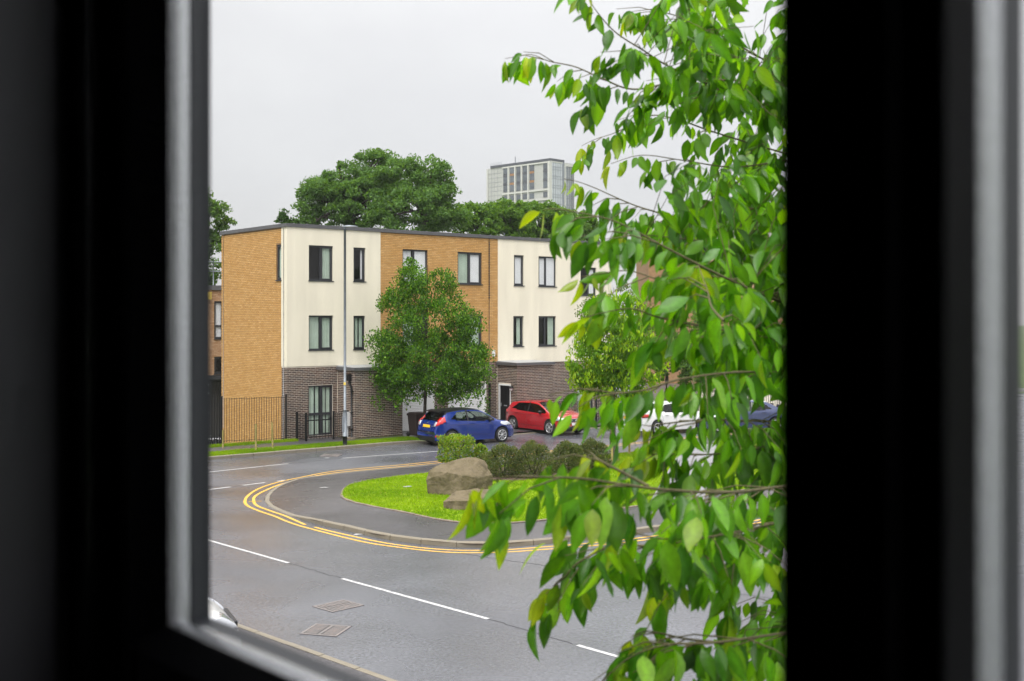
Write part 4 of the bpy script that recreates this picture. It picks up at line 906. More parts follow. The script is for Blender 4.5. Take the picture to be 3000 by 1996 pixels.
# ================================================================== boulders
from mathutils import noise as MN
mat('sandstone', (.20, .16, .098), .85, var=.75, scale=2.0, bump=1.0, bscale=9, col2=(.08, .065, .035), c2r=(.42, .58), detail=12, bdist=.05, spec=.25)
mat('leaf', (1, 1, 1), .42, attr=True, trans=.42, spec=.25); mat('leaf_far', (1, 1, 1), .6, attr=True, trans=.38, spec=.2)
mat('bark_dark', (.055, .042, .034), .9, var=.35, scale=9, bump=.6, bscale=30); mat('bark_birch', (.42, .40, .37), .8, var=.45, scale=7, bump=.3)
def boulder(name, label, base, pts, yaw, seed, zs=.80):
    bm = bmesh.new()
    for p in pts: bm.verts.new((p[0]*.93, p[1], p[2]*(zs if p[2] > 0 else 1)))
    bmesh.ops.convex_hull(bm, input=bm.verts)
    bmesh.ops.triangulate(bm, faces=bm.faces)
    for _ in range(4): bmesh.ops.subdivide_edges(bm, edges=bm.edges, cuts=1, use_grid_fill=True) if _ < 3 else None
    bmesh.ops.triangulate(bm, faces=bm.faces)
    for _ in range(1): bmesh.ops.smooth_vert(bm, verts=bm.verts, factor=.12, use_axis_x=True, use_axis_y=True, use_axis_z=True)
    for v in bm.verts:
        n_ = v.normal if v.normal.length > .1 else v.co.normalized(); q = v.co*1.3+Vector((seed, seed*2, 0))
        v.co += n_*(.06*MN.noise(q)+.03*MN.noise(q*2.9)+.02*MN.noise(q*7.7)+.07*(MN.voronoi(q*1.5)[0][1]-MN.voronoi(q*1.5)[0][0]-.4))
    me = bpy.data.meshes.new(name); bm.to_mesh(me); bm.free(); me.materials.append(MATS['sandstone'])
    for p in me.polygons: p.use_smooth = True
    o = obj(name, me, None, base, (0, 0, yaw))
    try: me.set_sharp_from_angle(angle=math.radians(32))
    except Exception: pass
    return tag(o, label, 'boulder', 'sandstone boulders on the lawn')
b1 = G(1340, 1448, .12)
boulder('boulder', 'large tan sandstone boulder on the lawn, before the clipped hedge', b1+Vector((.1, .35, 0)),
        [(-1.02, -.45, -.15), (-1.05, -.40, .50), (-.98, -.3, .82), (-.78, -.15, 1.0), (-.3, -.05, 1.16), (.25, .15, 1.28), (.72, .3, 1.10), (.98, .1, .62), (1.0, 0, -.15), (.5, -.65, -.15), (.42, -.6, .66), (-.2, -.74, -.15), (-.42, -.66, .86), (-.75, .6, -.15), (-.6, .6, .9), (.7, .75, -.15), (.6, .7, .95)], 0, 3.1)
b2 = G(1385, 1494, .12)
boulder('boulder', 'smaller sandstone boulder with flat top in front of the larger one', b2+Vector((.05, .25, 0)),
        [(-.90, -.2, -.1), (-.92, -.15, .26), (-.78, -.05, .45), (-.55, .1, .58), (.15, .1, .62), (.75, .15, .58), (.98, .1, .35), (1.0, 0, -.1), (.3, -.45, -.1), (.2, -.42, .36), (-.5, -.42, -.1), (-.48, -.40, .34), (-.6, .5, -.1), (-.5, .45, .5), (.7, .5, -.1), (.6, .45, .55)], 0, 8.7)
# ================================================================== foliage
def unit(a): return a/np.maximum(np.linalg.norm(a, axis=1, keepdims=True), 1e-9)
def leaf_quads(c, size, droop=.3, wid=.5, r=rng):
    n_ = len(c); d = unit(r.normal(0, 1, (n_, 3))+np.array([0, 0, -droop])); t = unit(r.normal(0, 1, (n_, 3))+np.array([0, 0, .9])); s = unit(np.cross(d, t)); L_ = size*r.uniform(.65, 1.3, (n_, 1))
    V = np.zeros((n_, 4, 3)); V[:, 0] = c-d*L_*.5; V[:, 2] = c+d*L_*.5; V[:, 1] = c+s*L_*wid*.5+np.cross(s, d)*L_*.10; V[:, 3] = c-s*L_*wid*.5+np.cross(s, d)*L_*.10
    return V
def leaf_cols(n_, pal, r=rng):
    pal = np.array(pal); i = r.integers(0, len(pal), n_); j = r.integers(0, len(pal), n_); t = r.random((n_, 1)); return (pal[i]*(1-t)+pal[j]*t)*r.uniform(.8, 1.2, (n_, 1))
def clumps(blobs, per, nleaf, cr, flat=.6, shell=.55, r=rng):
    """clump centres spread through ellipsoids, leaves gathered on each clump; returns leaf centres and clump centres"""
    P, CC, tot = [], [], sum(b[3]*b[4]+b[3]*b[5]+b[4]*b[5] for b in blobs)
    for (x, y, z, a, b, c) in blobs:
        k = max(2, int(per*(a*b+a*c+b*c)/tot)); d = unit(r.normal(0, 1, (k, 3))); rad = r.uniform(shell, 1.0, (k, 1))**.6
        cen = np.array([x, y, z])+d*rad*np.array([a, b, c]); CC.append(cen)
    CC = np.concatenate(CC); m = max(1, nleaf//len(CC))
    for q in CC:
        kk = max(3, int(m*r.uniform(.5, 1.5))); rr = cr*r.uniform(.6, 1.35); d = r.normal(0, 1, (kk, 3)); d = unit(d)*(r.random((kk, 1))**.45)*rr; d[:, 2] *= flat; d[:, 2] += rr*.15-.25*(d[:, 0]**2+d[:, 1]**2)/rr
        P.append(q+d)
    return np.concatenate(P), CC
def tree(name, label, base, blobs, per, nleaf, cr, size, pal, bark='bark_dark', r0=.2, droop=.3, wid=.5, m='leaf_far', cat='tree', group=None, flat=.6, limbs=14, shell=.55, extra=None, lean=(0, 0), cull=None):
    root = thing(name, label, cat, base, 0, group); B = np.array([base.x, base.y, base.z])
    P, CC = clumps(blobs, per, nleaf, cr, flat, shell)
    if extra is not None: P = np.concatenate([P, extra])
    if cull is not None: P = P[cull(P)]
    obj('crown', quads_mesh('crown', leaf_quads(P-B, size, droop, wid), MATS[m], leaf_cols(len(P), pal)), root)
    m_ = MB(); zt = max(b[2]+b[5]*.5 for b in blobs)-base.z; zc0 = min(b[2]-b[5] for b in blobs)-base.z
    cx = np.mean([b[0] for b in blobs])-base.x; cyy = np.mean([b[1] for b in blobs])-base.y
    tp = [(0, 0, -.1), (cx*.1, cyy*.1, max(.3, zc0*.6)), (cx*.35, cyy*.35, max(.6, zc0+.1*(zt-zc0))), (cx*.7, cyy*.7, zc0+.5*(zt-zc0)), (cx, cyy, zt)]
    m_.tube(tp, [r0*1.25, r0, r0*.8, r0*.45, r0*.1], 10); m_.build('trunk', MATS[bark], root)
    for i in rng.choice(len(CC), min(limbs, len(CC)), replace=False):
        q = Vector(CC[i])-base; f = .25+.55*rng.random(); s = Vector(tp[2]).lerp(Vector(tp[3]), f) if q.z > tp[2][2] else Vector(tp[2])
        mid = s.lerp(q, .5)+Vector((0, 0, .06*(q-s).length)); mm = MB(); mm.tube([s, mid, q], [r0*.32, r0*.2, r0*.06], 6, caps=False); mm.build('limb', MATS[bark], root)
    return root
def blob(px, py, rx, ry, d, dy=None):
    p = AT(px, py, d); k = d/F; return (p.x, p.y, p.z, rx*k, (dy if dy else (rx+ry)/2*k*.9), ry*k)
GR_DEEP = [(.030, .075, .014), (.045, .105, .018), (.06, .13, .02), (.035, .085, .02)]
GR_ASH = [(.072, .155, .036), (.10, .205, .046), (.135, .245, .055), (.085, .17, .05)]
GR_MID = [(.08, .17, .024), (.11, .22, .03), (.14, .25, .036), (.065, .145, .024)]
GR_BIRCH = [(r_*1.05, g_*1.05, b_*1.05) for r_, g_, b_ in [(.032, .095, .010), (.05, .14, .012), (.085, .21, .014), (.125, .27, .016), (.026, .075, .012), (.15, .28, .02)]]
# big ash trees behind the terrace
tree('ash_tree', 'big rounded ash tree rising behind the left half of the roof', AT(1045, 690, 80)*1.0+Vector((0, 0, -AT(1045, 690, 80).z)),
     [blob(960, 600, 88, 85, 80), blob(1010, 545, 75, 65, 80), blob(1100, 510, 72, 68, 81), blob(1075, 610, 105, 90, 79), blob(905, 600, 40, 45, 80), blob(895, 665, 45, 30, 80)], 260, 36000, .62, .22, GR_ASH, r0=.42, limbs=30, group='tall trees behind the terrace', shell=.6)
tree('ash_tree', 'second big ash tree merging with the first, right of the roof middle', AT(1240, 690, 78)+Vector((0, 0, -AT(1240, 690, 78).z)),
     [blob(1180, 530, 80, 70, 78), blob(1255, 540, 75, 80, 78), blob(1210, 620, 120, 80, 77), blob(1300, 580, 34, 70, 78), blob(1322, 640, 50, 45, 78)], 230, 30000, .60, .22, GR_ASH, r0=.4, limbs=24, group='tall trees behind the terrace', shell=.6)
tree('small_tree', 'small dark treetop peeping over the roof corner', AT(838, 700, 76)+Vector((0, 0, -AT(838, 700, 76).z)), [blob(837, 648, 17, 28, 76), blob(868, 668, 26, 22, 76)], 30, 2200, .35, .24, GR_DEEP, r0=.12, limbs=5, group='tall trees behind the terrace')
for i, (x, y, rx, ry, lb_) in enumerate(((1400, 648, 72, 50, 'light green treetop left of the tower, over the roof'), (1492, 645, 70, 52, 'light green treetop just below the tower face'), (1585, 648, 72, 55, 'light green treetop under the tower corner'), (1680, 670, 80, 50, 'green treetop right of the tower, behind the cherry leaves'))):
    d = 84+i*1.5; tree('broadleaf_tree', lb_, AT(x, 690, d)+Vector((0, 0, -AT(x, 690, d).z)), [blob(x, y, rx, ry, d), blob(x-25, y-25, rx*.5, ry*.6, d), blob(x+30, y-20, rx*.45, ry*.6, d), blob(x+5, y+45, rx*1.1, 40, d)], 95, 10500, .5, .24, GR_MID, r0=.25, limbs=10, group='line of treetops below the tower')
tree('poplar_tree', 'tall pale-leaved tree left of the tan gable', AT(585, 800, 74)+Vector((0, 0, -AT(585, 800, 74).z)), [blob(590, 660, 65, 95, 74), blob(612, 760, 60, 80, 74), blob(650, 640, 22, 48, 74), blob(668, 650, 22, 18, 74), blob(560, 600, 50, 60, 74)], 120, 13000, .45, .22, GR_MID+[(.16, .22, .12)], r0=.25, limbs=12)
# birch in front of the terrace
def hanging(cen, rad, n_tw, zlow, r=rng):
    out_ = []
    for _ in range(n_tw):
        a = r.uniform(0, 2*math.pi); rr = rad*math.sqrt(r.uniform(.12, 1)); x, y = cen[0]+rr*math.cos(a), cen[1]+rr*math.sin(a); z0 = cen[2]+r.uniform(-.1, .4); L_ = r.uniform(.1, 1.0)**1.6*(z0-zlow); k = int(10+30*L_)
        t = np.sort(r.random(k)); out_.append(np.stack([x+r.normal(0, .05+.07*(1-t), k), y+r.normal(0, .05+.07*(1-t), k), z0-L_*t], 1))
    return np.concatenate(out_)
db = 49.6; bb = AT(1243, 1288, db); bb.z = .1
hb_ = hanging((AT(1262, 1160, db).x, db, AT(1262, 1160, db).z), 2.5, 60, AT(1200, 1222, db).z)
tree('birch_tree', 'bushy round birch tree before the terrace, above the blue car', bb,
     [blob(1258, 1062, 180, 92, db), blob(1250, 945, 138, 100, db), blob(1228, 855, 88, 72, db), blob(1205, 798, 36, 44, db), blob(1365, 1062, 82, 88, db), blob(1148, 1055, 78, 98, db), blob(1262, 1125, 165, 52, db), blob(1300, 830, 40, 40, db), blob(1150, 890, 40, 40, db), blob(1370, 950, 48, 45, db)],
     560, 40000, .38, .105, GR_BIRCH, 'bark_dark', .075, droop=1.3, wid=.66, m='leaf', extra=hb_, limbs=40, shell=.30, flat=.85)
# young cherry on the island and the birch behind it
dc = 41.5; bc = AT(1800, 1345, dc); bc.z = .14
def tufts(blobs, n_t, r=rng):
    P = []
    for _ in range(n_t):
        b = blobs[r.integers(len(blobs))]; d = unit(r.normal(0, 1, (1, 3)))[0]; c = np.array(b[:3])+d*np.array(b[3:])*r.uniform(.85, 1.08); P.append(c)
    return np.array(P)
CHB = [blob(1805, 1010, 115, 110, dc), blob(1755, 1060, 88, 95, dc), blob(1865, 1055, 90, 100, dc), blob(1805, 925, 95, 62, dc), blob(1725, 1110, 55, 45, dc), blob(1810, 1130, 110, 45, dc)]
ch = tree('young_cherry_tree', 'young cherry tree with drooping light green leaves, beside the stakes', bc, CHB, 320, 15000, .30, .125, [(.075, .18, .010), (.12, .25, .012), (.17, .32, .014)], 'bark_dark', .05, droop=1.6, wid=.45, m='leaf', limbs=16, shell=.4)
T = tufts(CHB, 520); TP = np.repeat(T, 7, axis=0)+rng.normal(0, .055, (len(T)*7, 3)); Vq = leaf_quads(TP-np.array(bc), .15, 3.0, .42); obj('young_leaves', quads_mesh('young_leaves', Vq, MATS['leaf'], leaf_cols(len(TP), [(.22, .40, .010), (.30, .46, .013), (.36, .46, .02)])), ch)
dq = 46.5; bq = AT(1790, 1320, dq); bq.z = .1
tree('birch_tree', 'small-leaved birch behind the young cherry', bq, [blob(1790, 900, 85, 70, dq), blob(1720, 950, 55, 80, dq), blob(1860, 960, 80, 90, dq), blob(1800, 1030, 120, 90, dq), blob(1815, 860, 35, 35, dq)], 120, 8500, .35, .075, [(.06, .12, .015), (.10, .17, .03), (.15, .21, .05)], 'bark_dark', .05, droop=1.2, wid=.7, m='leaf', limbs=20, shell=.4)
de = 70.0
for x, y, rx, ry, lb_ in ((2080, 1010, 90, 120, 'green tree by the far brick house, behind the cherry leaves'), (1950, 1000, 70, 110, 'green tree right of the terrace end')):
    be = AT(x, 1200, de); be.z = 0; tree('garden_tree', lb_, be, [blob(x, y, rx, ry, de), blob(x+20, y+70, rx, ry*.6, de)], 60, 5500, .45, .2, GR_MID, r0=.15, limbs=8)
# hedge and shrubs
mat('twig_dark', (.03, .022, .017), .9)
def shrub(name, label, base, half, nleaf, size, pal, cat='shrub', boxy=False, droop=0.0, group=None):
    root = thing(name, label, cat, base, ANG if boxy else 0, group); hx, hy, hz = half
    m_ = MB(); n_ = 5
    for i in range(n_):
        a = 2*math.pi*i/n_; m_.tube([(0, 0, 0), (hx*.35*math.cos(a), hy*.35*math.sin(a), hz*.9), (hx*.7*math.cos(a), hy*.7*math.sin(a), hz*1.6)], [.03, .02, .008], 5)
    m_.build('stem', MATS['twig_dark'], root)
    if boxy:
        P = rng.uniform(-1, 1, (nleaf, 3)); ax = rng.integers(0, 3, nleaf); sg = np.sign(rng.uniform(-1, 1, nleaf)); k = rng.random(nleaf) < .86
        P[np.arange(nleaf)[k], ax[k]] = sg[k]*rng.normal(.97, .06, k.sum()); P *= np.array([hx, hy, hz]); P[:, 2] += hz
        P += .05*np.sin(P[:, [1, 2, 0]]*9)+rng.normal(0, .012, P.shape)
    else:
        d = unit(rng.normal(0, 1, (nleaf, 3))); d[:, 2] = np.minimum(np.abs(d[:, 2])*1.15, .92)-.06; lump = 1+.07*np.sin(d[:, 0:1]*7+2)+.06*np.sin(d[:, 1:2]*8+d[:, 2:3]*6)
        P = d*lump*np.array([hx, hy, 2*hz])*(rng.random((nleaf, 1))**.16)
    P = P[P[:, 2] > .02]
    obj('foliage', quads_mesh('foliage', leaf_quads(P, size, droop, .55), MATS['leaf'], leaf_cols(len(P), pal)), root); return root
hc = G(1338, 1362, .13); hc = hc+Vector((0, .55, 0))
HP = [(.08, .18, .010), (.14, .27, .012), (.22, .36, .015), (.30, .40, .02), (.12, .24, .012), (.30, .26, .03)]
shrub('clipped_hedge', 'square clipped light green hedge behind the large boulder', hc+Vector((-.02, 0, 0)), (.46, .46, .45), 4600, .075, HP, 'hedge', True)
shrub('clipped_hedge', 'lower straggly end of the clipped hedge, beside the blue car wheel', hc+Vector((.80, .35, 0)), (.28, .30, .34), 1300, .075, HP, 'hedge')
SP = [(.06, .10, .022), (.09, .135, .03), (.13, .155, .045), (.17, .16, .065), (.045, .078, .018)]
for (x, y, rx, h, lb_) in ((1475, 1395, .62, 1.10, 'brownish heath shrub right of the large boulder'), (1562, 1398, .60, 1.22, 'brownish heath shrub, second from the boulder, in the bed'), (1662, 1383, .56, 1.08, 'brownish heath shrub beside the bare soil of the bed'), (1735, 1372, .58, 1.05, 'dark heath shrub at the right end of the bed, by the stake')):
    shrub('heath_shrub', lb_, G(x, y, .13), (rx*1.08, rx, h/2), 7500, .055, SP, group='shrubs in the planting bed')
for (x, y, rx, h, lb_) in ((1425, 1372, .42, .55, 'low brown shrub between the hedge and the heath shrubs'), (1935, 1327, .5, .42, 'low dark shrub at the back of the lawn by the path'), (2180, 1332, .6, .5, 'low dark shrub at the back of the lawn, far right')):
    shrub('low_shrub', lb_, G(x, y, .13), (rx, rx*.9, h/2), 1800, .05, SP)
# ================================================================== tower block
mat('tower_clad', (.42, .42, .405), .7, var=.08, scale=.15); mat('tower_pale', (.54, .535, .51), .7, var=.06, scale=.2); mat('tower_wood', (.30, .15, .06), .7); mat('tower_dark', (.06, .065, .08), .3); mat('tower_mull', (.20, .22, .25), .4)
mat('tower_pane', (.09, .105, .125), .12, var=.5, scale=.22, spec=.8); mat('tower_curtain', (.50, .53, .57), .10, var=.25, scale=.12, spec=1.0)  # curtain wall glass: pale base colour carries a painted reflection of the sky
dt = 380.0; tcn = AT(1612, 463, dt); TA = math.atan2(.705, -.709)
TW = thing('tower_block', 'pale grey residential tower block with glazed corner beyond the trees', 'tower', (tcn.x, tcn.y, 0), 0); HT = tcn.z
ta = Vector((-.709, .705, 0)); tb = Vector((.705, .709, 0))
def tl(x):                                # distance along the left face at photo column x
    t = (x-1500)/F; return (tcn.x-t*tcn.y)/(.709+t*.705)
def tr_(x): t = (x-1500)/F; return (t*tcn.y-tcn.x)/(.705-t*.709)
LA, LB = tl(1431), tr_(1683)
def tq(mb, base, ax, a0, a1, z0, z1, o, nrm, mi=0):
    mb.face([base+ax*a0+nrm*o+Vector((0, 0, z0)), base+ax*a1+nrm*o+Vector((0, 0, z0)), base+ax*a1+nrm*o+Vector((0, 0, z1)), base+ax*a0+nrm*o+Vector((0, 0, z1))], mi)
def tbox(mb, ax, nrm, a0, a1, z0, z1, o0, o1): mb.obox(ax*((a0+a1)/2)+nrm*((o0+o1)/2)+Vector((0, 0, (z0+z1)/2)), ax*((a1-a0)/2), nrm*((o1-o0)/2), Vector((0, 0, (z1-z0)/2)))
nl = -tb; nr_ = -ta                        # outward normals of left and right faces
Zt = Vector((0, 0, 0))
def ty(y, a): d = tcn.y+a*.705; return ZC-(y-HZ)/F*d
m_ = MB(); tbox(m_, ta, tb, 0.02, LA, 0, HT-.9, 0.02, LB); m_.build('body', MATS['tower_clad'], TW)
m_ = MB(); tbox(m_, ta, tb, -.25, LA-1.2, HT-.9, HT-.1, -.25, tr_(1652)); m_.build('roof', MATS['tower_dark'], TW)
m_ = MB()
for k in range(7): tbox(m_, ta, tb, LA-6+.9*k, LA-5.95+.9*k, HT-.9, HT+.9, .4, .45)
tbox(m_, ta, tb, LA-6, LA-.6, HT+.85, HT+.9, .4, .45); tbox(m_, ta, tb, LA-6, LA-.6, HT+.3, HT+.35, .4, .45); tbox(m_, ta, tb, tl(1503)-.1, tl(1503)+.1, HT, HT+2.2, 1, 1.2); m_.build('roof_railing', MATS['galvanised'], TW)
cols_ = [(1475, 1488), (1494.5, 1507), (1513.6, 1526.4), (1532.5, 1545.5), (1552, 1565), (1592, 1605)]
zt0 = HT-1.35; fl = 3.02
rows_ = [(zt0-2.25, zt0), (zt0-fl-2.25, zt0-fl), (zt0-2*fl-2.25, zt0-2*fl), (zt0-3*fl-2.3, zt0-3*fl-.55), (zt0-4*fl-2.3, zt0-4*fl-.55), (zt0-5*fl-2.3, zt0-5*fl-.55), (zt0-6*fl-2.3, zt0-6*fl-.55), (zt0-7*fl-2.3, zt0-7*fl-.55)]
m_ = MB()
for x in [1429.5+.0]+[1491, 1510.3, 1529.5, 1548.7, 1608.5]: a = tl(x); tbox(m_, ta, nl, a-.28, a+.28, 0, HT-1.0, 0, .42)
tbox(m_, ta, nl, -.1, .75, 0, HT-.95, .02, .5); m_.build('pier', MATS['tower_pale'], TW)
m_ = MB()
for z in (zt0-3*fl+.25, zt0-4*fl+.1, zt0-5*fl+.1, HT-1.15): tbox(m_, ta, nl, .76, tl(1472), z-.35, z+.12, .02, .30)
m_.build('string_course', MATS['tower_pale'], TW)
m_ = MB()
for z in np.arange(zt0-7*fl, HT-2, 1.51): tbox(m_, ta, nl, tl(1470), LA, z-.03, z+.03, 0, .03)
for x in (1440, 1448, 1458): a = tl(x); tbox(m_, ta, nl, a-.03, a+.03, 0, HT-1, 0, .035)
m_.build('panel_joint', MATS['tower_mull'], TW)
for ci, (x0, x1) in enumerate(cols_):
    a1, a0 = tl(x0), tl(x1)
    for ri, (z0, z1) in enumerate(rows_):
        f_ = MB(); tbox(f_, ta, nl, a0, a1, z0, z1, .0, .10); fo = f_.build('window', MATS['tower_dark'], TW)
        for k in range(2):
            b0, b1 = a0+(a1-a0)*k/2+.06, a0+(a1-a0)*(k+1)/2-.06; g_ = MB(); tbox(g_, ta, nl, b0, b1, z0+.08, z1-.08, .08, .13); g_.build('pane', MATS['tower_pane'], fo)
        if ri < 2:
            g_ = MB(); tbox(g_, ta, nl, a0, a1, z0-.75, z0-.03, .02, .16); g_.build('spandrel', MATS['tower_wood' if ci in (1, 4) else 'tower_dark'], TW)
m_ = MB(); e1 = tr_(1647); tbox(m_, tb, nr_, .55, e1, 0, HT-1.35, 0, .12); m_.build('curtain_wall', MATS['tower_curtain'], TW)
m_ = MB(); g0, g1 = tr_(1656), LB-.5; tbox(m_, tb, nr_, g0, g1, 0, HT-2.1, -.3, -.02)
m_.build('curtain_wall', MATS['tower_curtain'], TW)
m_ = MB(); tbox(m_, tb, nr_, tr_(1647), tr_(1652), 0, HT-.9, .0, .25); m_.build('dark_fin', MATS['tower_mull'], TW)
m_ = MB(); tbox(m_, tb, nr_, tr_(1652.5), tr_(1656), 0, HT-.9, 0, .2); tbox(m_, tb, nr_, .0, .54, 0, HT-.9, 0, .3); tbox(m_, tb, nr_, .55, e1, HT-1.34, HT-.9, .0, .2); tbox(m_, tb, nr_, tr_(1656.2), LB, HT-2.05, HT-1.3, .0, .2); m_.build('pier', MATS['tower_pale'], TW)
m_ = MB()
for i in range(7): a = .55+(e1-.55)*i/6; tbox(m_, tb, nr_, a-.05, a+.05, 0, HT-1.36, .13, .2)
for i in range(5): a = g0+(g1-g0)*i/4; tbox(m_, tb, nr_, a-.05, a+.05, 0, HT-2.12, .0, .1)
m_.build('mullion', MATS['tower_mull'], TW)
m_ = MB()
for i in range(16):
    for dz in (0, .85): z = HT-3.6-fl*i+dz; tbox(m_, tb, nr_, .55, e1, z-.05, z+.05, .125, .19); tbox(m_, tb, nr_, g0, g1, z-.05, z+.05, -.01, .06)
m_.build('transom', MATS['tower_mull'], TW)
# ================================================================== brick block behind the gable
D2 = thing('brick_block', 'lower tan brick block with rooftop guard rail, left behind the gable', 'building', LOC(-14, 14), ANG)
zt2 = 6.95; sh = 14.0
hol = []
for (x0, x1, y0, y1) in ((627.5, 655, 883, 993), (627.5, 655, 1046, 1096)):
    a0 = UW(x0, 14)+sh; a1 = UW(x1, 14)+sh; hol.append((a0, a1, ZW(x0, y1, 14), ZW(x0, y0, 14)))
zu = ZW(620, 1100, 14)
m_ = MB(); panel(m_, Pf, 0, 26, zu, zt2-.25, hol, 0, .1); m_.face([(0, 0, zu), (0, 7, zu), (0, 7, zt2-.25), (0, 0, zt2-.25)]); wl = m_.build('wall', MATS['mortar_buff'], D2)
PINK = [(.50, .31, .19), (.46, .27, .155), (.54, .35, .22), (.42, .24, .13), (.48, .30, .18)]
m_ = MB()
for b in bricks(Pf, 11.5, 18.5, zu+.02, zt2-.26, hol, PINK): brick_faces(m_, b, PINK)
tag(m_.build('brickwork', MATS['brick_buff'], wl), kind='stuff')
m_ = MB(); m_.box(-.1, -.1, zt2-.25, 26, 7, zt2); m_.build('roof', MATS['fascia'], D2)
window(Pf, hol[0], D2, 1, cur=[(.03, .97, BW)], rail=hol[0][2]+.62*(hol[0][3]-hol[0][2])*.55); window(Pf, hol[1], D2, 1)
m_ = MB(); m_.box(0, .6, -2.0, 26, 6.9, zu-.001); m_.build('undercroft', MATS['interior_dark'], D2)
m_ = MB(); m_.box(-.05, -.08, zu-.22, 26, .55, zu-.01); m_.build('lintel', MATS['frame_grey'], D2)
for i in range(14):
    m_ = MB(); m_.tube([(9+i*.7, .15, zt2), (9+i*.7, .15, zt2+1.35)], .028, 8); m_.build('guard_post', MATS['galvanised'], D2)
for z in (.75, 1.25):
    m_ = MB(); m_.tube([(8, .15, zt2+z), (20, .15, zt2+z)], .028, 8); m_.build('guard_rail', MATS['galvanised'], D2)
us = UW(612, 13.9)+sh; m_ = MB(); m_.box(us-.12, -.22, zt2-.75, us+.1, -.02, zt2-.35); m_.build('yellow_bracket', MATS['label_yellow'], D2)
railing('car_park_railing', 'black bar railing of the car park, left behind the gable', [LOC(-8, 8.2), LOC(-2, 8.2), LOC(2.5, 8.2)], 4.1, .13, .012, 3.0, -2.0)
rr_ = thing('ramp_handrail', 'grey tubular handrail seen behind the car park railing', 'handrail', LOC(-4, 9.5, 0), ANG)
for z, zz in ((2.35, 2.15), (1.95, 1.75), (1.0, .8)):
    m_ = MB(); m_.tube([(-3, 0, z), (3, 0, z), (5, 0, zz-.2)], .045, 8); m_.build('rail', MATS['galvanised'], rr_)
for x in (-3, -1, 1, 3): m_ = MB(); m_.tube([(x, 0, -2.0), (x, 0, 2.35)], .035, 8); m_.build('post', MATS['galvanised'], rr_)
# ================================================================== house and pale wall far right
mat('roof_tile', (.19, .165, .16), .7, var=.2, scale=2)
dh = 92.0; h0 = AT(1900, 1100, dh); h1 = AT(2620, 1100, dh); HO = thing('brick_house', 'tan brick house with brown pitched roof, far right behind the leaves', 'house', (h0.x, dh, 0)); WH = h1.x-h0.x; ze = ZC-(722-HZ)/F*dh; zr = ze+2.4
hh_ = []
for xc in (2186, 2290, 2060, 2420):
    a = AT(xc, 1000, dh).x-h0.x
    for zz in (ZC-(770-HZ)/F*dh, ZC-(900-HZ)/F*dh, ZC-(1040-HZ)/F*dh): hh_.append((a-.45, a+.45, zz, zz+.75+.5*(xc != 2186)))
m_ = MB(); panel(m_, Pf, 0, WH, 0, ze, hh_, 0, .1); m_.face([(0, 0, 0), (0, 9, 0), (0, 9, ze), (0, 4.5, zr), (0, 0, ze)]); hwall = m_.build('wall', MATS['mortar_buff'], HO)
m_ = MB(); HB = [(.58, .40, .24), (.54, .36, .20), (.62, .44, .27)]
for b in bricks(Pf, WH*.25, WH*.62, ze-4.2, ze, hh_, HB): brick_faces(m_, b, HB)
tag(m_.build('brickwork', MATS['brick_buff'], hwall), kind='stuff')
m_ = MB(); m_.face([(-.3, -.4, ze-.1), (WH+.3, -.4, ze-.1), (WH+.3, 4.5, zr), (-.3, 4.5, zr)]); m_.face([(-.3, 9.4, ze-.1), (WH+.3, 9.4, ze-.1), (WH+.3, 4.5, zr), (-.3, 4.5, zr)]); rf = m_.build('roof', MATS['roof_tile'], HO)
m_ = MB(); sl_ = math.hypot(4.9, zr-ze+.1)
for i in range(int(WH/1.1)):
    m_.tube([(i*1.1, -.4, ze-.06), (i*1.1, 4.5, zr+.03)], .035, 5)
m_.build('roof_seam', MATS['fascia'], rf)
for r_ in hh_: window(Pf, r_, HO, 1, sill=False)
w0, w1 = AT(2050, 1150, 60), AT(2500, 1150, 63); dW = Vector((w1.x-w0.x, w1.y-w0.y, 0)); BW_ = thing('boundary_wall', 'pale rendered boundary wall behind the dark blue car', 'wall', (w0.x, w0.y, 0), math.atan2(dW.y, dW.x))
m_ = MB(); m_.box(0, 0, -.1, dW.length, .2, 1.42); m_.build('wall_panel', MATS['render_cream'], BW_); m_ = MB(); m_.box(-.03, -.04, 1.42, dW.length+.03, .24, 1.50); m_.build('coping', MATS['kerb_concrete'], BW_)
n_ = Vector((dW.y, -dW.x, 0)).normalized(); a_ = Vector((w0.x, w0.y, 0))+n_*1.2
railing('street_railing', 'black bar railing in front of the pale boundary wall', [a_-dW.normalized()*1.5, a_+dW.normalized()*4.5, a_+dW.normalized()*9], 1.35, .13, .010, 2.5, 0)

# ================================================================== damp air
hz = bpy.data.materials.new('haze'); hz.use_nodes = True; t_ = hz.node_tree; t_.nodes.clear(); o_ = t_.nodes.new('ShaderNodeOutputMaterial'); pv_ = t_.nodes.new('ShaderNodeVolumePrincipled')
pv_.inputs['Color'].default_value = (.93, .95, .97, 1); pv_.inputs['Density'].default_value = .00022; t_.links.new(pv_.outputs[0], o_.inputs['Volume'])
m_ = MB(); m_.box(-420, -30, -3.2, 420, 520, 75); tag(m_.build('haze', hz), 'thin damp haze filling the air', 'haze', kind='stuff')
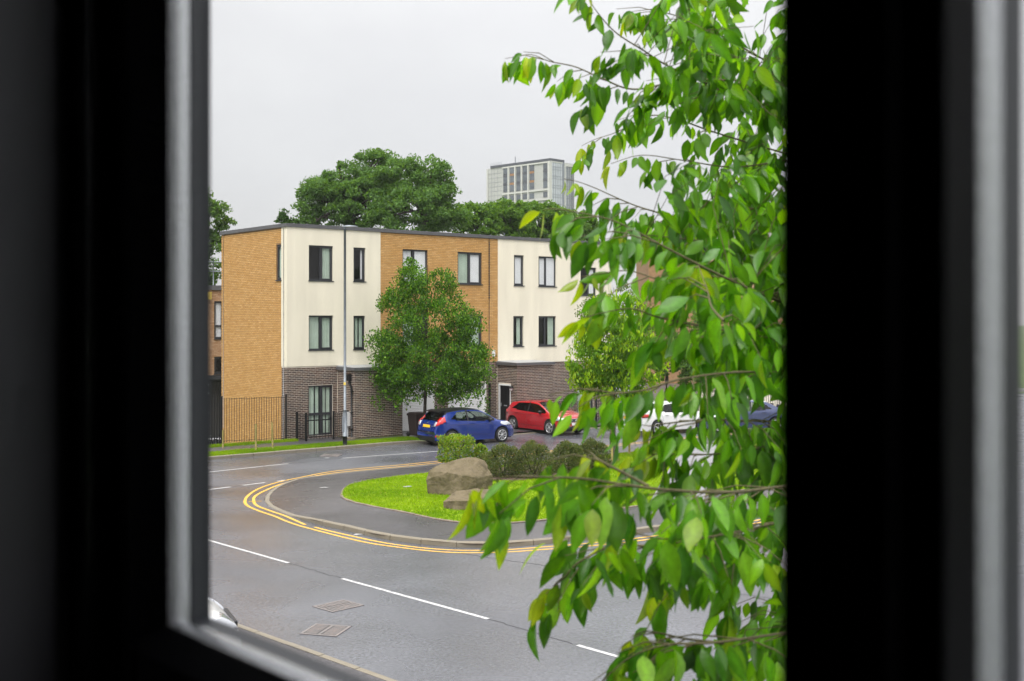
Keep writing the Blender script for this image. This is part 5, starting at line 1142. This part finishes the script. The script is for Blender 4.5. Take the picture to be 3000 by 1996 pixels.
# ================================================================== foreground cherry tree
mat('leaf_near', (1, 1, 1), .30, attr=True, trans=.52, spec=.5, var=.3, scale=4, bump=.12, bscale=120); mat('twig', (.10, .085, .035), .8, var=.3, scale=30, bump=.3)
CHT = Vector((AT(2640, 1000, 5.2).x, 5.2, 0)); CH = thing('cherry_tree', 'cherry tree with drooping glossy leaves just outside the window', 'tree', CHT)
m_ = MB(); TR = [Vector((0, 0, -.1)), Vector((.03, .0, 2)), Vector((-.02, .05, 4)), Vector((.05, .1, 6)), Vector((.0, .15, 8.2))]; m_.tube(crom(TR, 5), list(np.linspace(.16, .03, 21)), 12); m_.build('trunk', MATS['bark_dark'], CH)
BR = [  # photo column, row, distance along each branch, tip first
 [(1700, -45, 4.0), (1742, 25, 4.0), (1800, 92, 4.05), (1880, 145, 4.1), (2000, 215, 4.3), (2280, 330, 4.7)],
 [(1540, 160, 4.3), (1565, 162, 4.3), (1610, 180, 4.3), (1685, 196, 4.3), (1760, 228, 4.3), (1860, 262, 4.35), (2020, 235, 4.5), (2290, 240, 4.8)],
 [(1838, 45, 5.0), (1900, 35, 5.0), (1965, 42, 5.0), (2050, 70, 5.0), (2140, 120, 5.0), (2300, 210, 5.1)],
 [(1703, 428, 5.6), (1745, 408, 5.6), (1800, 390, 5.6), (1860, 360, 5.5), (1915, 338, 5.5), (1990, 352, 5.4), (2100, 390, 5.4), (2300, 450, 5.3)],
 [(1790, 480, 4.6), (1880, 455, 4.6), (2000, 470, 4.6), (2150, 490, 4.7), (2300, 470, 4.9)],
 [(1652, 525, 4.3), (1690, 532, 4.3), (1745, 552, 4.3), (1830, 590, 4.3), (1900, 615, 4.3), (2010, 640, 4.4), (2150, 620, 4.6), (2300, 600, 4.8)],
 [(1592, 616, 3.4), (1620, 612, 3.4), (1690, 622, 3.35), (1810, 652, 3.3), (1950, 725, 3.3), (2045, 775, 3.35), (2160, 830, 3.6), (2320, 900, 4.2)],
 [(2045, 775, 3.35), (2072, 850, 3.2), (2085, 900, 3.1), (2120, 940, 3.0)],
 [(1702, 812, 3.7), (1770, 800, 3.7), (1850, 795, 3.7), (1960, 830, 3.7), (2150, 880, 3.9), (2320, 930, 4.3)],
 [(1703, 935, 3.4), (1760, 918, 3.4), (1850, 905, 3.4), (1930, 930, 3.4), (2080, 960, 3.5), (2320, 1000, 4.0)],
 [(1715, 1138, 3.3), (1745, 1140, 3.3), (1790, 1150, 3.3), (1880, 1145, 3.1), (2000, 1110, 3.2), (2180, 1090, 3.5), (2330, 1100, 3.9)],
 [(1376, 1428, 2.55), (1425, 1412, 2.55), (1500, 1397, 2.5), (1580, 1398, 2.5), (1700, 1402, 2.5), (1830, 1420, 2.55), (1960, 1436, 2.6), (2150, 1442, 2.9), (2330, 1420, 3.6)],
 [(1715, 1318, 2.75), (1732, 1328, 2.75), (1755, 1348, 2.7), (1812, 1378, 2.65), (1900, 1425, 2.6)],
 [(1795, 1520, 2.8), (1860, 1560, 2.8), (1960, 1580, 2.8), (2100, 1570, 2.95), (2330, 1520, 3.6)],
 [(1598, 1742, 2.95), (1620, 1722, 2.95), (1655, 1690, 2.9), (1700, 1645, 2.9), (1800, 1600, 2.9), (1950, 1600, 2.95), (2150, 1580, 3.2)],
 [(1915, 1738, 3.0), (1985, 1700, 3.0), (2050, 1650, 3.0), (2160, 1610, 3.1)],
 [(1768, 1995, 2.6), (1840, 1930, 2.6), (1950, 1890, 2.6), (2100, 1882, 2.7), (2330, 1850, 3.3)],
 [(1848, 1866, 2.9), (1900, 1850, 2.9), (2010, 1872, 2.85), (2120, 1885, 2.8)],
 [(1880, 1245, 3.6), (1910, 1248, 3.6), (1960, 1240, 3.5), (2100, 1230, 3.5), (2330, 1240, 4.0)],
 [(1900, 1010, 4.2), (1990, 1000, 4.2), (2100, 1010, 4.3), (2330, 1040, 4.6)],
 [(1830, 690, 4.0), (1900, 690, 4.0), (2000, 700, 4.1), (2150, 720, 4.3), (2330, 760, 4.6)],
 [(1850, 1330, 3.6), (1950, 1330, 3.6), (2100, 1330, 3.7), (2330, 1300, 4.2)],
]
r2 = np.random.default_rng(77)
LEAF = []     # (position, axis, normal, length, young?)
def add_leaf(p, out_, young=0.0, L_=None, up=.5):
    ax = Vector((r2.normal(0, .42), r2.normal(0, .42), -1.15+abs(r2.normal(0, .22))))+out_*r2.uniform(.1, .7); ax.normalize()
    nrm = Vector((r2.normal(0, .8), -0.35+r2.normal(0, .7), up)); s = ax.cross(nrm)
    if s.length < .05: s = ax.cross(Vector((1, 0, 0)))
    s.normalize(); nrm = s.cross(ax); LEAF.append((p+ax*.012, ax, nrm, L_ or min(.13, max(.045, r2.normal(.086, .018))), young))
skel = []
def grow(path, mbx, r_tip, r_root, tipped=True, dens=1.0):
    P = crom(path, 7); n_ = len(P); mbx.tube([p-CHT for p in P], [r_tip+(r_root-r_tip)*(i/(n_-1))**1.2 for i in range(n_)], 6, caps=False)
    Rs = resample(P, .037/dens)
    for i, p in enumerate(Rs):
        s = i*.037/dens; skel.append(p)
        d = (Rs[max(i-1, 0)]-Rs[min(i+1, len(Rs)-1)]); d.normalize(); sidev = Vector((-d.y, d.x, 0)); sidev = sidev.normalized() if sidev.length > .05 else Vector((0, 1, 0))
        if s < .7 or r2.random() < .55:          # leafy outer part of the branch
            k = 2 if s < .12 else 1
            for _ in range(k): add_leaf(p, d*.7+sidev*(1 if i % 2 else -1)*.7, young=max(0, 1-s/.10) if tipped else 0)
        if s > .05 and r2.random() < .40:          # spur twig with a bunch of leaves
            L_ = r2.uniform(.07, .24); td = (d*r2.uniform(.3, .9)+sidev*r2.choice([-1, 1])*r2.uniform(.3, .9)+Vector((0, 0, r2.uniform(-.38, .05)))).normalized(); q = [p, p+td*L_*.5, p+td*L_+Vector((0, 0, -.03))]
            mbx.tube([a-CHT for a in q], [.0022, .0018, .001], 4, caps=False)
            for t in np.linspace(.35, 1, int(2+L_*24)): add_leaf(q[0].lerp(q[2], t)+Vector(r2.normal(0, .006, 3)), td*.8, young=.5 if t == 1 and r2.random() < .2 else 0)
            if r2.random() < .8: add_leaf(q[2], td, young=.4 if r2.random() < .15 else 0, L_=r2.uniform(.05, .1))
for path in BR:
    m_ = MB(); pts = [AT(*p) for p in path]; root_end = pts[-1]
    grow(pts, m_, .0012, .003+.0008*len(path)/4)
    if path[-1][0] >= 2270:                         # carry the branch on to the trunk
        zt_ = max(.8, min(7.6, root_end.z-.35)); tp_ = Vector((CHT.x, CHT.y+.04, zt_)); mid = root_end.lerp(tp_, .5)+Vector((0, 0, .06)); m_.tube([a-CHT for a in crom([root_end, mid, tp_], 5)], list(np.linspace(.0048, .014, 11)), 6, caps=False)
        for t in np.linspace(.05, .9, 10): skel.append(root_end.lerp(tp_, t))
    m_.build('branch', MATS['twig'], CH)
# denser inner crown to the right, grown from the nearest branch
SK = np.array([list(p) for p in skel]); m_ = MB(); cnt = 0
for _ in range(30000):
    px = 1930+ (r2.random()**.8)*1150; py = r2.uniform(-260, 2010); d = r2.uniform(3.6, 6.4)
    if py > 1600 and d > 5.0: continue
    if 1600 < py and d < 3.2: continue
    dens = min(1, max(.10, (px-1900)/260))
    if 1630 < py < 1800: dens *= .18 if px < 2330 else .6
    if py > 1800 and px < 1930: dens *= .15
    if py < 120 and px > 2180 and px < 2330: dens *= .35
    if 300 < py < 560 and px < 2330: dens *= .65
    if 830 < py < 1170 and px < 2020: dens *= .10
    if 1100 < py < 1480 and px < 2290: dens *= .22
    if 1500 < py < 1800 and px < 2330: dens *= .5
    if r2.random() > dens: continue
    q = AT(px, py, d); qq = np.array(q); i = np.argmin(((SK-qq)**2).sum(1)); s = Vector(SK[i]); L_ = (q-s).length
    if L_ > .40 or L_ < .05: continue
    mid = s.lerp(q, .55)+Vector((r2.normal(0, .03), r2.normal(0, .03), .05+r2.normal(0, .02))); m_.tube([a-CHT for a in (s, mid, q)], [.0018, .0014, .0009], 4, caps=False); td = (q-s).normalized(); cnt += 1
    for t in np.linspace(max(.25, 1-.30/L_), 1, int(r2.integers(7, 11))):
        add_leaf(mid.lerp(q, max(0, (t-.55)/.45)) if t > .55 else s.lerp(mid, t/.55), td*.8+Vector(r2.normal(0, .4, 3)), young=.4 if t == 1 and r2.random() < .12 else 0)
    if cnt > 1050: break
m_.build('twigs', MATS['twig'], CH)['kind'] = 'stuff'
# leaf blade: two halves folded along the midrib, tip pointed, gently arched
def blade_template(fold, curl, n_=6, bend=0.0, wide=1.0, wave=0.0):
    t = np.linspace(0, 1, n_+1); wv = np.sin(np.pi*t**.82)**.9*.215*(1-.10*t); wv[0] = .012; wv[-1] = 0.0
    V = []; 
    for i in range(n_+1): z = -curl*t[i]**2; b_ = bend*t[i]**2; wv_ = wv[i]*wide; k_ = wave*math.sin(t[i]*9); V += [(-wv_+b_, t[i], z+fold*wv_+k_), (b_, t[i], z), (wv_+b_, t[i], z+fold*wv_-k_)]
    Fq = []
    for i in range(n_):
        a = 3*i; Fq += [(a, a+1, a+4, a+3), (a+1, a+2, a+5, a+4)]
    return np.array(V), np.array(Fq)
TEMPL = [blade_template(.25, .06), blade_template(.5, .16), blade_template(.12, .24), blade_template(.7, .10), blade_template(.3, .35, bend=.12), blade_template(.4, .12, bend=-.14, wide=.85, wave=.03), blade_template(.18, .05, wide=1.15, wave=.025), blade_template(.9, .2, bend=.06, wide=.9)]
NEARC = [(.042, .125, .007), (.058, .165, .008), (.085, .225, .008), (.12, .285, .009), (.17, .35, .010), (.05, .15, .010), (.10, .25, .009)]; YOUNG = (.33, .40, .014)
def leaf_colour(young):
    c = Vector(NEARC[r2.integers(len(NEARC))])*r2.uniform(.85, 1.2); return c.lerp(Vector(YOUNG), young*r2.uniform(.6, 1))
def project(p): return 1500+F*p.x/p.y, HZ-F*(p.z-ZC)/p.y
def score(l):
    x, y = project(l[0]); vis = 1 if (1300 < x < 2280 and -60 < y < 2050) else 0; return vis*l[3]/l[0].y
order = sorted(range(len(LEAF)), key=lambda i: -score(LEAF[i])); near300 = set(order[:300])
VM = {}
def variant(ti, c):
    key = (ti, tuple(round(x*60) for x in c))
    if key not in VM:
        V, Fq = TEMPL[ti]; mb_ = MB(); mb_.v = [tuple(v) for v in V]; mb_.f = [tuple(int(a) for a in f) for f in Fq]; mb_.mi = [0]*len(Fq); mb_.c = [tuple(x/60 if x > 0 else .4/60 for x in key[1])]*len(Fq); mb_.sm = [True]*len(Fq); VM[key] = mb_.mesh('leaf', MATS['leaf_near']); rib_ = np.array([1, 1.4, 1.4, 1, 1.4, 1, 1, 1.4]*(len(Fq)//2)); ca_ = VM[key].color_attributes['Col']; b_ = np.zeros(len(Fq)*16, np.float32); ca_.data.foreach_get('color', b_); b_ = b_.reshape(-1, 4); b_[:, :3] *= rib_[:, None]; ca_.data.foreach_set('color', b_.ravel())
    return VM[key]
big_V, big_F, big_C = [], [], []; off = 0
for i, (p, ax, nrm, L_, yg) in enumerate(LEAF):
    ti = int(r2.integers(len(TEMPL))); c = leaf_colour(yg); s = ax.cross(nrm)
    if i in near300:
        M_ = Matrix((s*L_, ax*L_, nrm*L_)).transposed().to_4x4(); M_.translation = p-CHT; o = obj('leaf', variant(ti, c), CH); o.matrix_local = M_
    else:
        V, Fq = TEMPL[ti]; q = np.array(p-CHT)+L_*(V[:, :1]*np.array(s)+V[:, 1:2]*np.array(ax)+V[:, 2:3]*np.array(nrm)); big_V.append(q); big_F.append(Fq+off); off += len(V); cc_ = np.repeat(np.array([[*c, 1.0]]), len(Fq)*4, axis=0); cc_[:, :3] *= np.array([1, 1.4, 1.4, 1, 1.4, 1, 1, 1.4]*(len(Fq)//2))[:, None]; big_C.append(cc_)
big_V = np.concatenate(big_V); big_F = np.concatenate(big_F); big_C = np.concatenate(big_C); me = bpy.data.meshes.new('foliage'); n_ = len(big_F)
me.vertices.add(len(big_V)); me.vertices.foreach_set('co', big_V.astype(np.float32).ravel()); me.loops.add(n_*4); me.loops.foreach_set('vertex_index', big_F.astype(np.int32).ravel()); me.polygons.add(n_)
me.polygons.foreach_set('loop_start', np.arange(0, n_*4, 4, dtype=np.int32)); me.polygons.foreach_set('loop_total', np.full(n_, 4, dtype=np.int32)); me.polygons.foreach_set('use_smooth', np.ones(n_, bool)); me.materials.append(MATS['leaf_near'])
me.color_attributes.new('Col', 'FLOAT_COLOR', 'CORNER').data.foreach_set('color', big_C.astype(np.float32).ravel()); me.update(calc_edges=True); tag(obj('foliage', me, CH), kind='stuff')
print('LEAVES', len(LEAF), 'twigs', cnt)
# ================================================================== window we look through, and the room
mat('pvc_black', (.006, .006, .007), .22, spec=.3, bump=.05, bscale=200); mat('spacer', (.52, .53, .55), .24, metal=1.0, bump=.25, bscale=500); mat('gasket', (.016, .019, .026), .5)
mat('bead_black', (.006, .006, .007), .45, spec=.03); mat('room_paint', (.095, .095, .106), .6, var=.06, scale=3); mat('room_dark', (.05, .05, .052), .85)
glassmat('pane_glass', (.985, .99, .985), .5, 0.0, 1.35)
WA = math.atan2(-.7416, .671); zb0 = ZC-.251; zt1 = ZC+.98
WIN = thing('casement_window', 'black framed double-glazed window seen from inside the dark room', 'window', (0, 0, 0), WA)
def wbox(mb, s0, s1, D0, D1, z0, z1): mb.box(s0, D0, z0, s1, D1, z1)
PANES = [(-.898, -.285), (-.2096, .42)]
for k, (a, b) in enumerate(PANES):
    m_ = MB()                                             # glazing bead: sloping inner edge all round
    e = .016; D0, D1 = .405, .4295
    quad = [(a, zb0), (b, zb0), (b, zt1), (a, zt1)]; qo = [(a-e*(k == 0), zb0-e), (b+e*.2, zb0-e), (b+e*.2, zt1+e), (a-e*(k == 0), zt1+e)]
    for i in range(4):
        (x0, z0), (x1, z1) = quad[i], quad[(i+1) % 4]; (y0, w0_), (y1, w1_) = qo[i], qo[(i+1) % 4]; m_.face([(y0, D0, w0_), (y1, D0, w1_), (x1, D1, z1), (x0, D1, z0)])
    m_.build('glazing_bead', MATS['bead_black'], WIN)
    m_ = MB()                                             # aluminium spacer between the two sheets
    for i in range(4):
        (x0, z0), (x1, z1) = quad[i], quad[(i+1) % 4]; n4 = 6; cx_, cz_ = (a+b)/2, (zb0+zt1)/2
        for j in range(n4):
            D_a, D_b = .4305+.0195*j/n4, .4305+.0195*(j+1)/n4; ha_, hb2 = .003*math.sin(math.pi*j/n4), .003*math.sin(math.pi*(j+1)/n4); q_ = lambda x, z, D, h: (x+h*(1 if x < cx_ else -1), D, z+h*(1 if z < cz_ else -1))
            m_.face([q_(x0, z0, D_a, ha_), q_(x1, z1, D_a, ha_), q_(x1, z1, D_b, hb2), q_(x0, z0, D_b, hb2)], sm=False)
    m_.build('spacer_bar', MATS['spacer'], WIN)
    m_ = MB()
    for i in range(4):
        (x0, z0), (x1, z1) = quad[i], quad[(i+1) % 4]; m_.face([(x0, .4510, z0), (x1, .4510, z1), (x1, .4690, z1), (x0, .4690, z0)])
    m_.build('outer_gasket', MATS['gasket'], WIN)
    for D in (.4285, .4505):
        m_ = MB(); m_.box(a-.008, D, zb0-.008, b+.008, D+.0015, zt1+.008); m_.build('pane', MATS['pane_glass'], WIN)
m_ = MB(); e = .016                                       # sash and frame members
wbox(m_, -.960, -.898-e, .405, .470, zb0-.06, zt1+.06); wbox(m_, -1.0, -.9602, .388, .480, zb0-.10, zt1+.10); m_.build('jamb', MATS['pvc_black'], WIN)
m_ = MB(); wbox(m_, -.281, -.2130, .405, .470, zb0-.06, zt1+.06); wbox(m_, -.270, -.225, .392, .4049, zb0-.06, zt1+.06); m_.build('mullion', MATS['pvc_black'], WIN)
m_ = MB(); wbox(m_, .424, .49, .405, .470, zb0-.06, zt1+.06); wbox(m_, .4901, .54, .388, .480, zb0-.10, zt1+.10); m_.build('jamb', MATS['pvc_black'], WIN)
for z0, z1 in ((zb0-.06, zb0-e-.0005), (zt1+e+.0005, zt1+.06)):
    m_ = MB(); wbox(m_, -.8975, -.2815, .4052, .4698, z0, z1); wbox(m_, -.2125, .4235, .4052, .4698, z0, z1); m_.build('sash_rail', MATS['pvc_black'], WIN)
m_ = MB(); wbox(m_, -.9598, .4898, .3882, .4798, zb0-.10, zb0-.0602); wbox(m_, -.9598, .4898, .3882, .4798, zt1+.0602, zt1+.10); m_.build('frame_rail', MATS['pvc_black'], WIN)
m_ = MB(); wbox(m_, -1.0, .54, .15, .3878, zb0-.13, zb0-.1002); m_.build('window_board', MATS['room_dark'], WIN)
R_ = obj('room_wall', None); tag(R_, kind='structure'); R_.rotation_euler = (0, 0, WA)
def room(name, s0, s1, D0, D1, z0, z1, m='room_dark'):
    mb = MB(); mb.box(s0, D0, z0, s1, D1, z1); o = mb.build(name, MATS[m], None, None, (0, 0, WA)); return tag(o, kind='structure')
bpy.data.objects.remove(R_)
zf, zcx = 3.55, zt1+.30
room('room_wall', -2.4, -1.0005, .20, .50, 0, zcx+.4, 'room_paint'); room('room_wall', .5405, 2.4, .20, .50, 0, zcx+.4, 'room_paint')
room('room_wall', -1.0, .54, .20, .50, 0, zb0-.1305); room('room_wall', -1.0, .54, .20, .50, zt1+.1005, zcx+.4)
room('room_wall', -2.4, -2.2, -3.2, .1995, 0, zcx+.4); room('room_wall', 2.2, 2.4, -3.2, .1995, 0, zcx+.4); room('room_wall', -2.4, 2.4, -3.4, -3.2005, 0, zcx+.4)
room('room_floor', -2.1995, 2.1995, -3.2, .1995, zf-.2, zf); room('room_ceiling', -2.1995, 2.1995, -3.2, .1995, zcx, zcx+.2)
